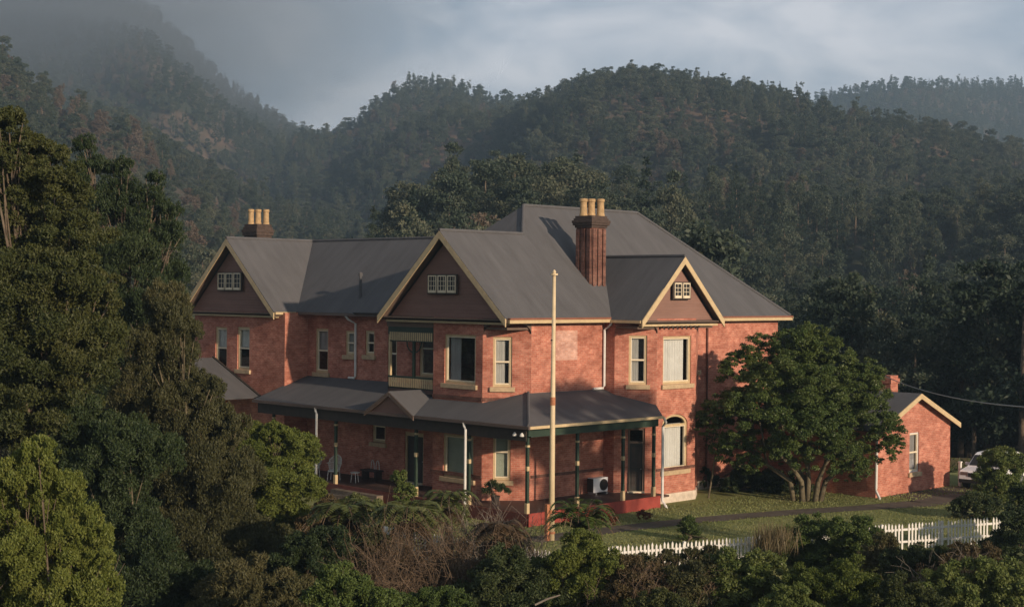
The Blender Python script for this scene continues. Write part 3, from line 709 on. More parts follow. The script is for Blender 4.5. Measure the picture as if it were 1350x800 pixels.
# eaves, beam and gutter of the verandah
MB().box(EX-.08, EX, EY-.08, 59.34, EZ-.13, EZ-.01).build('verandah_gutter', M['gutter'], house)
MB().box(EX+.01, 49.75, EY-.08, EY, EZ-.12, EZ-.01).build('verandah_gutter', M['cream'], house)
bm_ = MB(); bm_.box(EX+.2, EX+.34, EY+.2, 59.2, EZ-.42, EZ-.1).box(EX+.34, 49.7, EY+.2, EY+.34, EZ-.46, EZ-.1)
bm_.build('verandah_beam', M['green'], house)
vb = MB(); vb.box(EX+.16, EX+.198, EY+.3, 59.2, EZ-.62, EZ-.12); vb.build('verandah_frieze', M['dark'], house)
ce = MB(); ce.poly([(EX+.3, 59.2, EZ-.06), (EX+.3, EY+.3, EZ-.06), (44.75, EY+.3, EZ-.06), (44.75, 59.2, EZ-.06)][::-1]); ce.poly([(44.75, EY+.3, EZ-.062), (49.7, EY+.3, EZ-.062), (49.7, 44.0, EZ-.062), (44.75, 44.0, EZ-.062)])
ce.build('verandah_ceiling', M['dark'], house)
DX, DY = 41.87, 41.31
dk = MB(); dk.box(DX+.03, 44.72, DY+.03, 61, .42, .5).box(44.72, 50.6, DY+.03, 44.02, .42, .499)
dko = dk.build('verandah_deck', M['deck'], house)
MB().box(DX, 49.98, DY, DY+.09, -.5, .515).box(49.89, 49.98, DY+.09, 43, -.5, .512).build('deck_edge', M['red'], dko)
MB().box(DX-.02, DX+.09, DY-.0, 61, -.5, .517).build('deck_edge', plain('red deck edge darkened as shaded', (.13, .04, .03), .7, .25, 3), dko)  # same red edge, coloured darker because this side is shaded
def post(x, y, name='verandah_post', z0=.5, z1=EZ-.44):
    p = MB(); w = .055; p.box(x-w, x+w, y-w, y+w, z0, z1)
    o = p.build(name, M['green'], house)
    MB().box(x-.075, x+.075, y-.075, y+.075, z0, z0+.42).build('post_base', M['cream'], o, bevel=.01)
    MB().box(x-.065, x+.065, y-.065, y+.065, z0+1.68, z0+1.86).build('post_block', M['cream'], o, bevel=.01)
    b = MB(); b.box(x-.07, x+.07, y-.07, y+.07, z1-.42, z1-.34); 
    b.build('post_collar', M['cream'], o)
    return o
for x, y in ((42.0, 41.45), (44.87, 41.45), (47.68, 41.45), (49.66, 41.45), (42.0, 44.78), (42.0, 48.05), (42.0, 53.5), (42.0, 58.2)): post(x, y)
# ---- balcony tucked between the bay and the recess
Y0, Y1 = 48.55, 51.6; XB = 43.42; bz0 = onp(540, 512, 0, XB).z
MB().box(XB, 44.69, Y0, Y1, bz0-.2, bz0).build('balcony_floor', M['deck'], house)
zt = onp(540, 431, 0, XB).z
MB().box(XB-.02, XB+.12, Y0, Y1, zt-.34, zt).box(XB+.12, 44.69, Y1-.12, Y1, zt-.34, zt).build('balcony_beam', M['green'], house)
MB().box(XB-.06, XB+.16, Y0, Y1+.05, zt+.002, 7.98).build('balcony_frieze', M['soffit'], house)
val = MB(); zv0 = onp(540, 449, 0, XB).z; zv1 = onp(540, 438, 0, XB).z
for k in range(22):
    y = Y0+.14+k*(Y1-Y0-.3)/21.; val.box(XB-.04, XB-.022, y-.04, y+.04, zv0, zv1)
val.build('balcony_valance', M['cream'], house)
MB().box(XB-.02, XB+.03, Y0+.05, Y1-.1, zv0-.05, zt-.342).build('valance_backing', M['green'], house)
ra = MB(); zr1 = onp(540, 497, 0, XB).z; zr0 = bz0+.04
for k in range(24):
    y = Y0+.1+k*(Y1-Y0-.24)/23.; ra.box(XB-.03, XB-.005, y-.035, y+.035, zr0, zr1-.05)
rb_ = ra.build('balcony_baluster_row', M['cream'], house)
MB().box(XB-.03, XB+.05, Y0, Y1, zr1-.05, zr1+.03).box(XB-.0, XB+.06, Y0, Y1, zr0-.06, zr0+.02).build('balcony_rail', M['green'], house)
for y in (Y1-.07, (Y0+Y1)/2-.15):
    MB().box(XB, XB+.1, y-.06, y+.06, bz0, zt-.3).build('balcony_post', M['green'] if y < Y1-.2 else M['cream'], house)
br_ = MB()
for s in (-1, 1):
    yc = (Y0+Y1)/2-.15; pts = [(XB+.05, yc+s*(.06+.42*math.sin(a)), zv0-.05-.42*(1-math.sin(a+0)) if False else zv0-.05-.45*math.cos(a)) for a in [math.pi/2*k/6 for k in range(7)]]
    br_.tube(pts, .03, 6)
br_.build('balcony_bracket', M['green'], house)
# ---- downpipes
def pipe(pts, r_=.055): return MB().tube(pts, r_, 8).build('downpipe', M['white'], house, smooth=False)
g_ = onp(803, 424, 1, 43.45); b_ = onp(800.5, 512, 1, 43.92)
pipe([(49.22, 43.48, 7.98), (49.22, 43.6, 7.75), (49.2, 43.9, 7.55), (49.2, 43.9, b_.z+.12), (49.12, 43.9, b_.z+.03), (48.5, 43.9, b_.z+.02)])
c_ = onp(468.5, 420, 0, 44.6)
pipe([(44.18, c_.y+.25, 8.0), (44.3, c_.y+.15, 7.8), (44.62, c_.y, 7.6), (44.62, c_.y, 5.13), (44.62, c_.y+.08, 5.06), (44.62, c_.y+.5, 5.06)])
for px in (418.5, 615):
    y = onp(px, 600, 0, 41.6).y
    pipe([(EX-.04, y+.18, EZ-.1), (EX-.04, y+.12, EZ-.28), (EX-.1, y, EZ-.36), (EX-.1, y, .45), (EX-.1, y+.07, .3), (EX-.1, y+.07, -.3)])
pipe([(49.78, EY-.04, EZ-.1), (49.95, EY, EZ-.3), (50.06, EY+.25, EZ-.5), (50.06, EY+.25, .3), (50.1, EY+.1, .1), (50.1, EY, -.1)], .06)
x_ = onp(931, 470, 1, 44).x
MB().tube([(x_, 43.93, 8.0), (x_, 43.93, .1)], .045, 8).build('downpipe', M['brick_dark'], house)
# twin floodlight at the verandah corner
fl = onp(687, 570, 0, EX+.15)
f = MB(); f.box(fl.x, fl.x+.08, fl.y-.1, fl.y+.3, fl.z-.03, fl.z+.05); fo = f.build('floodlight', M['dark'], house)
for dy in (-.12, .28): MB().lathe((fl.x-.08, fl.y+dy, fl.z-.1), [(.03, .1), (.085, .02), (.09, -.03), (.07, -.05), (0, -.05)], 10).build('lamp_head', M['white'], fo)
# steps at the far end of the verandah
st = MB()
for k in range(3): st.box(41.83-.35*(k+1), 41.84-.35*k, 50.0, 53.2, -.5, .36-.16*k)
st.build('entry_steps', M['steps'], house)

# ------------------------------------------------------------------ brick outbuilding
ob_ = empty('brick_outbuilding', (63, 40, 0), 'small single storey red brick outbuilding with low gabled roof right of the round tree', 'outbuilding')
OS = [(59.75, 44.0), (59.75, 36.84), (66.36, 36.84), (66.36, 44.0), (59.75, 44.0)]
OS = [(59.75, 43.6), (59.75, 36.84), (66.36, 36.84), (66.36, 43.6), (59.75, 43.6)]
fr, u0, u1, z0, z1 = win_from_px(1, 1199, 570, 1211.5, 622, OS)
ow = MB(); EOB = 3.15; AP = 4.55
for i in range(4):
    f2 = frame_of(i, OS); L = (Vector((*OS[i+1], 0))-Vector((*OS[i], 0))).length
    wall_panel(ow, f2, L, -.4, EOB, [(u0, u1, z0, z1)] if i == 1 else [])
ow.poly([(59.75, 36.84, EOB), (66.36, 36.84, EOB), (63.05, 36.84, AP)]); ow.poly([(66.36, 43.6, EOB), (59.75, 43.6, EOB), (63.05, 43.6, AP)])
ow.build('wall', M['brick'], ob_)
window(fr, u0, u1, z0, z1, ob_, ('drape', .1, .9, .0), trim='white', fw=.06)
orf = MB(); sl = (AP-EOB)/3.305
for s, x in ((-1, 59.4), (1, 66.71)):
    zz = AP+.06-abs(x-63.05)*sl; sheet(orf, [(63.05, 36.5, AP+.06), (x, 36.5, zz), (x, 43.9, zz), (63.05, 43.9, AP+.06)], .06)
orf.build('roof', M['roof'], ob_)
ob2 = MB()
for x in (59.4, 66.71):
    zz = AP+.05-abs(x-63.05)*sl; ob2.prism([(63.05, 36.46, AP+.05), (x, 36.46, zz), (x, 36.46, zz-.24), (63.05, 36.46, AP-.19)], (0, .05, 0))
ob2.build('bargeboard', M['cream'], ob_)
q1 = onp(1172, 519, 1, 41.5)
co = MB(); co.box(q1.x-.35, q1.x+.35, 41.2, 41.9, 3.6, q1.z+.55).box(q1.x-.42, q1.x+.42, 41.13, 41.97, q1.z+.55, q1.z+.8).box(q1.x-.36, q1.x+.36, 41.2, 41.9, q1.z+.8, q1.z+.95)
co.build('chimney', M['brick'], ob_)
MB().tube([(59.6, 36.7, 3.0), (59.62, 36.72, 2.7), (59.66, 36.76, .45), (59.6, 36.7, .3), (59.4, 36.4, .03)], .06, 8).build('downpipe', M['white'], ob_)

# ------------------------------------------------------------------ flagpole, fence, cable
fp = onp(727, 712, 2, 0)
pole = empty('flagpole', fp, 'tall weathered cream flagpole with rusty foot standing on the front lawn', 'flagpole')
H = onp(730, 357, 1, fp.y).z
MB().tube([fp+Vector((0, 0, .0)), fp+Vector((0, 0, 4.0)), fp+Vector((0.02, 0, H-.15))], [.115, .10, .062], 12).build('shaft', M['pole'], pole, smooth=True)
MB().tube([fp+Vector((.02, 0, H-.16)), fp+Vector((.02, 0, H-.1))], .14, 12).lathe(fp+Vector((.02, 0, H-.1)), [(.05, 0), (.07, .06), (.03, .13), (0, .15)], 10).build('truck_cap', M['pole'], pole)
MB().ob(fp+Vector((-.24, .0, -.2)), (.13, 0, 0), (0, .13, 0), (0, 0, 1.55)).build('rusty_stub_post', M['rust'], pole)
for za, zb, rr in ((1.0, 1.14, .135), (.25, .33, .135), (5.0, 5.3, .105)): MB().tube([fp+Vector((0, 0, za)), fp+Vector((0, 0, zb))], rr, 12).build('clamp_band', M['rust'], pole)
MB().bar(fp+Vector((-.12, 0, 7.4)), fp+Vector((-.0, 0, 7.4)), .05).build('cleat', M['black'], pole)

def picket_fence(pts, name_label):
    f0 = Vector((*pts[0], gz(*pts[0])))
    root = empty('picket_fence', f0, name_label, 'picket fence')
    for (ax, ay), (bx, by) in zip(pts[:-1], pts[1:]):
        a = Vector((ax, ay, 0)); b = Vector((bx, by, 0)); L = (b-a).length; t = (b-a)/L; n = Vector((t.y, -t.x, 0))
        nb = max(1, round(L/2.4))
        for k in range(nb):
            s0, s1 = L*k/nb, L*(k+1)/nb
            P0 = a+t*s0; P1 = a+t*s1; z0_ = gz(P0.x, P0.y); z1_ = gz(P1.x, P1.y)
            pk = MB(); m = int((s1-s0)/.145)
            for i in range(m):
                if random.random() < .02: continue
                f = (i+.5)/m; c = P0+t*((s1-s0)*f); z = z0_+(z1_-z0_)*f + random.uniform(-.015, .015); h = .98+random.uniform(-.025, .025); w = .034; lean = random.uniform(-.012, .012)
                q = [c-t*w, c+t*w, c+t*(w+lean), c+t*lean, c-t*(w-lean)]; zz = [z+.03, z+.03, z+h-.08, z+h, z+h-.08]
                pk.prism([Vector((p.x, p.y, zz_)) for p, zz_ in zip(q, zz)], n*.02)
            pk.build('picket_panel', M['white'], root)
            rl = MB()
            for hh in (.3, .74): rl.bar(P0+Vector((0, 0, z0_+hh))-n*.025, P1+Vector((0, 0, z1_+hh))-n*.025, .04, .075)
            rl.build('rail', M['white'], root)
            MB().ob(P0-t*.045-n*.14+Vector((0, 0, z0_-.3)), t*.09, n*.09, Vector((0, 0, 1.25))).build('post', M['white'], root)
    return root
PF = [(34.73, 32.96), (36.97, 32.31), (41.72, 30.53), (47.53, 28.96), (52.5, 27.02)]
picket_fence(PF, 'long white picket fence along the front edge of the lawn')
picket_fence([(33.9, 40.5), (34.18, 36.6), (34.66, 33.1)], 'short white picket fence run in brush left of the flagpole')

ca = onp(1163, 494, 1, 40.5); cb = onp(1350, 520, 1, 22)
pts = [ca.lerp(cb, k/24*1.35)+Vector((0, 0, -.9*4*(k/24)*(1-k/24)*.55)) for k in range(25)]
tagset(MB().tube(pts, .022, 5).build('power_cable', M['cable']), 'thin grey power cable sagging right from the outbuilding chimney', 'cable')

# ------------------------------------------------------------------ things on the verandah
def thing_ac():
    p = (48.45, 43.2, .5)
    o = empty('air_conditioner', p, 'white outdoor air conditioner unit with round black fan on the verandah', 'air conditioner')
    MB().box(47.98, 48.9, 43.36, 43.72, .6, 1.22).build('casing', M['carpaint'], o, bevel=.02)
    g = MB(); c = Vector((48.62, 43.35, .91))
    for r_ in (.07, .13, .19, .24): g.tube([c+Vector((r_*math.cos(a), -.015, r_*math.sin(a))) for a in [2*math.pi*k/24 for k in range(25)]], .008, 5, False)
    for k in range(8): g.bar(c+Vector((0, -.015, 0)), c+Vector((.25*math.cos(k*math.pi/4), -.015, .25*math.sin(k*math.pi/4))), .01)
    g.build('fan_grille', M['dark'], o)
    MB().tube([c+Vector((0, -.004, 0)), c+Vector((0, .02, 0))], .25, 24).build('fan_opening', M['black'], o)
    for x in (48.05, 48.72): MB().box(x, x+.1, 43.3, 43.75, .5, .6).build('foot', M['metal'], o)
    MB().box(47.95, 47.977, 43.37, 43.71, .62, 1.2).build('side_vent', M['dark'], o)
thing_ac()
def cane_chair(p, rz, label):
    o = empty('cane_chair', p, label, 'chair', 'cane chairs on the verandah')
    s = MB(); s.lathe((0, 0, .40), [(.0, 0), (.25, 0), (.28, .03), (.26, .07), (0, .08)], 16)
    b = MB()
    for k in range(-6, 7):
        a = k/6*1.35; x = .24*math.sin(a); y = .24*math.cos(a)
        b.tube([(x, y, .46), (x*1.35, y*1.2+.06, .75), (x*1.25, y*1.2+.12, 1.12-.16*abs(a)**1.5)], .014, 5)
    b.tube([(.24*1.25*math.sin(k/8*1.35), .24*1.2*math.cos(k/8*1.35)+.12, 1.12-.16*abs(k/8*1.35)**1.5) for k in range(-8, 9)], .025, 6)
    b.tube([(.28*1.2*math.sin(k/8*1.7), .27*1.15*math.cos(k/8*1.7)+.05, .78) for k in range(-8, 9)], .022, 6)
    # woven infill of the back
    for k in range(6):
        z = .5+k*.09; b.tube([((.24+.10*k/6)*math.sin(j/6*1.3), (.24+.05*k/6)*math.cos(j/6*1.3)+.02+.1*k/6, z) for j in range(-6, 7)], .012, 4)
    for m, nm in ((s, 'seat'), (b, 'backrest')):
        ob = m.build(nm, M['wicker']); ob.parent = o
    for sx in (-1, 1):
        for sy in (-1, 1):
            l = MB().tube([(sx*.2, sy*.18, .41), (sx*.23, sy*.21, 0)], .022, 6).build('leg', M['wicker']); l.parent = o
    o.rotation_euler.z = rz; return o
c1 = onp(440, 634, 2, .5); c2 = onp(412, 636, 2, .5)
cane_chair((42.75, onp(440, 630, 0, 42.75).y, .5), R(-60), 'white round-backed cane chair right of the far white downpipe')
cane_chair((42.75, onp(414, 628, 0, 42.75).y, .5), R(-110), 'white cane chair half hidden left of the far white downpipe')
def side_table(p):
    o = empty('side_table', p, 'small pale side table on the verandah beside the cane chairs', 'table')
    t = MB().lathe((0, 0, .44), [(0, 0), (.22, 0), (.22, .03), (0, .03)], 14).build('tabletop', M['wicker']); t.parent = o
    for k in range(3):
        a = k*2.09; l = MB().tube([(.15*math.cos(a), .15*math.sin(a), .44), (.2*math.cos(a), .2*math.sin(a), 0)], .018, 6).build('leg', M['wicker']); l.parent = o
side_table((43.0, onp(468, 634, 0, 43.0).y, .5))
def bench(p):
    o = empty('garden_bench', p, 'dark low bench with two pale curved hoops on the verandah', 'bench')
    MB().box(p[0]-.25, p[0]+.25, p[1]-.55, p[1]+.55, p[2]+.4, p[2]+.46).build('seat', M['dark'], o)
    for dy in (-.45, .45): MB().box(p[0]-.2, p[0]+.2, p[1]+dy-.04, p[1]+dy+.04, p[2], p[2]+.4).build('leg', M['dark'], o)
    for dy in (-.18, .18): MB().tube([(p[0]+.2, p[1]+dy-.12*math.cos(a), p[2]+.46+.42*math.sin(a)) for a in [math.pi*k/8 for k in range(9)]], .018, 6).build('hoop', M['wicker'], o)
bench((44.2, onp(490, 632, 0, 44.2).y, .5))

# ------------------------------------------------------------------ vehicle behind the bush
def car(p, rz):
    o = empty('parked_car', (0, 0, 0), 'white parked car half hidden behind a bush at the right', 'car')
    L_, W_ = 4.4, 1.75
    prof = [(-2.2, .38), (-2.2, .75), (-2.05, .86), (-1.15, .98), (-.45, 1.5), (-.2, 1.58), (1.2, 1.6), (1.75, 1.5), (2.12, 1.0), (2.2, .9), (2.2, .38)]
    b = MB()
    N = len(prof)
    secs = [(-.875, .9), (-.86, 1.0), (.86, 1.0), (.875, .9)]
    def wz(y, z): return y*(1-.16*max(0, (z-.95))/.65)
    k0 = len(b.v)
    for (y, s) in secs:
        for (x, z) in prof: b.v.append((x*(1 if s == 1 else .985), wz(y, z), z if s == 1 else .38+(z-.38)*.985))
    for i in range(3):
        for j in range(N-1): b.f.append((k0+i*N+j, k0+i*N+j+1, k0+(i+1)*N+j+1, k0+(i+1)*N+j))
    b.f.append(tuple(k0+j for j in range(N))[::-1]); b.f.append(tuple(k0+3*N+j for j in range(N)))
    body = b.build('body', M['carpaint']); body.parent = o
    w = MB()
    w.poly([(-1.1, -.78, 1.02), (-1.1, .78, 1.02), (-.5, .72, 1.47), (-.5, -.72, 1.47)]); w.v = [(x-.02, y, z+.015) for x, y, z in w.v]
    ws = w.build('windscreen', M['black']); ws.parent = o
    for s in (-1, 1):
        sw = MB(); sw.prism([(-.95, s*.872, 1.02), (1.75, s*.872, 1.02), (1.5, s*.775, 1.46), (-.42, s*.775, 1.46)], (0, s*.006, 0)); q = sw.build('side_window', M['black']); q.parent = o
        h = MB(); h.ob((-2.215, s*.8, .66), (.25, 0, 0), (0, -s*.36, 0), (0, 0, .15)); q = h.build('headlight', M['darkglass']); q.parent = o
        for x in (-1.4, 1.35):
            t = MB(); t.tube([(x, s*.9, .32), (x, s*.68, .32)], .32, 18); tq = t.build('wheel', M['tyre']); tq.parent = o
            r_ = MB(); r_.tube([(x, s*.91, .32), (x, s*.88, .32)], .19, 14); rq = r_.build('rim', M['metal']); rq.parent = tq
        m = MB(); m.ob((-.85, s*.9, 1.0), (.12, 0, 0), (0, s*.18, 0), (0, 0, .13)); q = m.build('mirror', M['carpaint']); q.parent = o
    g = MB(); g.ob((-2.225, -.42, .6), (.05, 0, 0), (0, .84, 0), (0, 0, .18)); q = g.build('grille', M['black']); q.parent = o
    g = MB(); g.ob((-2.24, -.86, .3), (.2, 0, 0), (0, 1.72, 0), (0, 0, .17)); q = g.build('bumper', M['black']); q.parent = o
    o.location = p; o.rotation_euler.z = rz; return o
cp = onp(1280, 645, 2, 0)
car((cp.x+2.2*math.cos(R(8)), cp.y+2.2*math.sin(R(8))-.3, 0.01), R(8))
wp = onp(1266, 641, 2, 0)
tagset(MB().ob(wp, (.12, 0, 0), (0, .12, 0), (0, 0, 1.15)).ob(wp+Vector((-.02, -.02, 1.15)), (.16, 0, 0), (0, .16, 0), (0, 0, .05)).build('bollard_post', M['white']), 'single white timber post beside the parked car', 'post')


# ------------------------------------------------------------------ vegetation
def unit(n):
    v = rng.normal(size=(n, 3)); return v/np.linalg.norm(v, axis=1, keepdims=True)
def norm(v): return v/(np.linalg.norm(v, axis=1, keepdims=True)+1e-9)
def leaf_quads(P, D, N, L, W):
    """rhombic leaves at P pointing along D, with face normal near N"""
    D = norm(D); S = norm(np.cross(N, D)); L = L[:, None]; W = W[:, None]; U = np.cross(D, S)
    V = np.stack([P-D*L*.5, P+S*W*.5+U*W*.12, P+D*L*.5, P-S*W*.5+U*W*.12], 1).reshape(-1, 3)
    F = np.arange(len(P)*4).reshape(-1, 4); return V, F
def crown_arrays(blobs, L, W, dens=1.0, tuft=.30, flat=.75, up=.45, lift=.3, tint_mid=.5, interior=.2, dirn=None):
    """blobs: (centre, rx, ry, rz). Leaves sit in tufts spread over each blob."""
    PP, DD, NN, TT = [], [], [], []
    for (c, rx, ry, rz) in blobs:
        rm = (rx*ry*rz)**(1/3); nt = max(8, int(3.0/tuft**2*.75))
        d = unit(nt); d[:, 2] = np.where(rng.random(nt) < .6, np.abs(d[:, 2]), d[:, 2]); d = norm(d)
        rad = np.where(rng.random(nt) < interior, rng.uniform(.25, .7, nt), rng.uniform(.72, 1.08, nt))
        tcn = np.array(c) + d*rad[:, None]*np.array([rx, ry, rz])
        rt = rm*tuft*rng.uniform(.6, 1.35, nt)
        nl = np.maximum(6, (dens*DENS*rt**2/(L*W)).astype(int))
        idx = np.repeat(np.arange(nt), nl); n = len(idx)
        q = unit(n); q[:, 2] = np.where(rng.random(n) < .55, np.abs(q[:, 2]), q[:, 2])
        rr = rng.random(n)**.42
        P = tcn[idx] + q*(rt[idx]*rr)[:, None]*np.array([1, 1, flat])
        P += rng.normal(size=(n, 3))*rt[idx][:, None]*.10
        out = norm(q + d[idx]*.5)
        N = norm(out*.55 + unit(n)*.75 + np.array([0, 0, up]))
        Dv = out*.5 + unit(n)*.9 + np.array([0, 0, lift]) if dirn is None else np.array(dirn)*1.0 + unit(n)*.45 + out*.35
        PP.append(P); DD.append(Dv); NN.append(N)
        bt = rng.normal(0, .10); tt = rng.normal(0, .13, nt)
        TT.append(np.clip(tint_mid + bt + tt[idx] + rng.normal(0, .10, n), 0, 1))
    P = np.concatenate(PP); n = len(P)
    V, F = leaf_quads(P, np.concatenate(DD), np.concatenate(NN), L*rng.uniform(.6, 1.3, n), W*rng.uniform(.7, 1.25, n))
    return V, F, np.repeat(np.concatenate(TT), 4)
DENS = 24.0
LEAF = dict(
    olive=leaf_mat('olive leaves', [(.030, .042, .014), (.054, .066, .020), (.092, .092, .028)]),
    dark=leaf_mat('dark leaves', [(.022, .038, .016), (.044, .064, .023), (.082, .095, .036)]),
    feather=leaf_mat('brown green sprays', [(.040, .045, .019), (.070, .072, .029), (.120, .108, .048)]),
    lime=leaf_mat('yellow green leaves', [(.072, .098, .019), (.132, .158, .033), (.200, .205, .050)], .32),
    bush=leaf_mat('mid green leaves', [(.044, .072, .018), (.084, .120, .030), (.145, .165, .046)]),
    gloss=leaf_mat('deep green leaves', [(.034, .058, .016), (.070, .102, .026), (.130, .150, .042)], .2, .42),
    bracken=leaf_mat('dying bracken', [(.060, .052, .024), (.105, .078, .036), (.150, .110, .056)]),
    fern=leaf_mat('fern fronds', [(.070, .092, .030), (.125, .145, .048), (.180, .185, .075)]),
    deadfrond=leaf_mat('dead fronds', [(.070, .045, .026), (.115, .078, .046), (.155, .112, .070)]),
    redleaf=leaf_mat('red leaves', [(.09, .025, .015), (.15, .045, .022), (.12, .08, .03)]),
    grass=leaf_mat('dry grass', [(.11, .09, .045), (.18, .14, .08), (.15, .15, .05)]),
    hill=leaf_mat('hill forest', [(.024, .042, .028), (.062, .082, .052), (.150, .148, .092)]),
    hillbrown=leaf_mat('hill forest, brown crowns', [(.070, .052, .040), (.130, .098, .070), (.180, .150, .110)]),
    hillpine_shade=leaf_mat('hill pines and shade-dark trees', [(.018, .032, .021), (.034, .052, .032), (.060, .076, .044)]),
)
def limbs(base, tips, r0, mid=.45, bend=.12, n=7):
    mb = MB(); base = Vector(base)
    top = sum((Vector(t) for t in tips), Vector())/len(tips)
    fork = base.lerp(top, mid); fork += Vector((rng.normal()*bend, rng.normal()*bend, 0))
    mb.tube([base-Vector((0, 0, .5)), base.lerp(fork, .12), base.lerp(fork, .55)+Vector((rng.normal()*bend*.6, rng.normal()*bend*.6, 0)), fork], [r0*1.5, r0*1.1, r0*.9, r0*.72], n)
    for t in tips:
        t = Vector(t); m = fork.lerp(t, .5)+Vector((rng.normal()*bend*2, rng.normal()*bend*2, rng.normal()*bend))
        mb.tube([fork, m, t], [r0*.5, r0*.3, r0*.08], 5)
        for k in range(3):
            e = t + Vector(unit(1)[0])*min(.5, (t-fork).length*.13); mb.tube([m.lerp(t, .3+.2*k), e], [r0*.18, r0*.05], 4)
    return mb
def plant(name, label, cat, D, blobs, leaf, L, W, squash=.85, dens=1.0, group=None, bark='bark', r0=.16, stems=True, base=None, depth=1.0, crownname='crown', ground=None, **kw):
    bl = []
    for b in blobs:
        px, py, rp = b[:3]; dD = b[3] if len(b) > 3 else rng.uniform(-.25, .25)*rp*D/FPX*2.5
        c = atd(px, py, D+dD); r_ = rp*(D+dD)/FPX
        bl.append((np.array(c), r_*rng.uniform(1.0, 1.15)*depth, r_*rng.uniform(1.0, 1.15)*depth, r_*squash*1.05))
        if rp*D/FPX > .25: bl.append((np.array(atd(px+rng.uniform(-.5, .5)*rp, py+.35*rp, D+dD+r_*1.1)), r_*1.1, r_*1.1, r_*squash))
    cen = np.mean([b[0] for b in bl], 0)
    if base is None: base = (cen[0], cen[1], gz(cen[0], cen[1]))
    root = empty(name, base, label, cat, group)
    V, F, T = crown_arrays(bl, L, W, dens, **kw)
    npmesh(crownname, V, F, LEAF[leaf], T, parent=root, origin=base)
    if stems: limbs(base, [b[0]-np.array([0, 0, b[3]*.3]) for b in bl], r0).build('trunk', M[bark], root, smooth=True)
    return root

# --- trees at the left
plant('olive_tree', 'tall olive brown tree cut by the left edge of the photo', 'tree', 48,
      [(-15, 185, 42), (12, 162, 22), (38, 196, 22), (8, 210, 34), (20, 228, 44), (66, 208, 24), (72, 250, 40), (25, 300, 62), (98, 318, 44), (-10, 370, 70), (60, 390, 72), (126, 388, 34), (20, 470, 75), (92, 470, 56), (138, 450, 34), (50, 540, 66), (-10, 560, 60)], 'olive', .125, .052, tuft=.27, r0=.24, lift=.6)
plant('feathery_tree', 'dark feathery treetops with gaps, right of the olive tree', 'tree', 63,
      [(114, 192, 15), (122, 222, 21), (104, 235, 14), (160, 222, 15), (158, 252, 24), (142, 275, 30), (207, 236, 12), (198, 262, 20), (222, 278, 16), (190, 300, 32), (226, 312, 20), (178, 345, 44), (212, 365, 30), (140, 345, 36), (180, 410, 46), (150, 460, 60), (205, 420, 30)], 'dark', .15, .045, tuft=.24, flat=1.2, lift=1.2, dens=.5, r0=.2, interior=.35)
plant('tea_tree', 'large brownish green bushy tree in front of the far wing of the house', 'tree', 54,
      [(220, 398, 27), (238, 438, 25), (226, 420, 26), (208, 466, 40), (266, 512, 24), (200, 530, 54), (254, 556, 46), (306, 566, 24), (225, 620, 70), (290, 635, 52), (185, 690, 66), (262, 720, 80), (335, 730, 44)], 'feather', .12, .036, tuft=.22, flat=1.25, lift=1.2, dens=1.0, r0=.2, bark='palebark', interior=.3)
plant('yellow_bush', 'rounded yellow green bush in front of the left end of the verandah', 'bush', 58,
      [(350, 598, 42), (384, 596, 30), (366, 640, 42), (330, 645, 42), (396, 638, 22), (376, 682, 34), (322, 600, 34), (340, 690, 36), (362, 572, 18)], 'lime', .11, .048, tuft=.24, lift=.2, r0=.1, tint_mid=.38)
plant('conical_bush', 'bright yellow green conical bush in the bottom left corner', 'bush', 34,
      [(52, 598, 24), (34, 634, 38), (74, 648, 34), (2, 646, 42), (100, 706, 40), (48, 712, 56), (-10, 735, 52), (134, 738, 17), (78, 775, 60), (122, 785, 36), (0, 800, 56)], 'lime', .085, .034, tuft=.2, flat=1.1, lift=.9, dens=.85, r0=.1)
plant('shadowed_tree', 'dark low tree between the conical bush and the brownish tree', 'tree', 47,
      [(172, 600, 50), (112, 570, 44), (196, 760, 56), (150, 690, 50), (120, 640, 40), (250, 790, 50)], 'dark', .12, .045, tuft=.25, flat=1.1, lift=.8, r0=.15, bark='palebark')
plant('shadowed_bush', 'dark bush at the bottom edge below the brownish tree', 'bush', 44,
      [(330, 775, 46), (300, 800, 40), (372, 790, 40)], 'feather', .11, .036, tuft=.25, lift=.7, r0=.08)
# --- the round tree on the lawn
RTD = 67.0
tb = atd(1062, 668, RTD); tb = Vector((tb.x, tb.y, 0))
rt_b = [(1048, 458, 34, 0), (1006, 468, 30, .3), (1092, 478, 38, .0), (985, 502, 36, .3), (1048, 510, 50, -1.2), (1122, 512, 40, 0), (955, 545, 30, .5), (1000, 552, 46, -1.0), (1064, 566, 52, -1.8), (1128, 558, 46, -.8), (1164, 568, 29, .0), (936, 566, 20, .6),
        (972, 592, 27, -.4), (1036, 600, 32, -1.6), (1098, 600, 36, -1.5), (1148, 598, 28, -.4), (1040, 500, 50, 1.6), (1100, 540, 52, 1.4), (990, 545, 44, 1.2), (1050, 565, 50, 1.0), (1178, 586, 16, 0), (922, 552, 12, .6), (1140, 535, 40, .8), (1020, 530, 46, .3), (1085, 530, 46, -.4), (1070, 450, 26, 0), (970, 478, 18, .4), (1145, 495, 24, 0), (986, 614, 20, -.6), (1124, 616, 22, -1.0), (952, 596, 16, .2)]
rtree = empty('round_tree', tb, 'large dark green dome shaped tree standing on the lawn by the right wall', 'tree')
bl = []
for px, py, rp, dD in rt_b:
    c = atd(px, py, RTD+dD); r_ = rp*RTD/FPX; bl.append((np.array(c), r_*1.0, r_*1.0, r_*.85))
V, F, T = crown_arrays(bl, .11, .05, .75, tuft=.19, flat=.6, up=.7, lift=.05, interior=.18)
npmesh('crown', V, F, LEAF['gloss'], T, parent=rtree, origin=tb)
tm = MB()
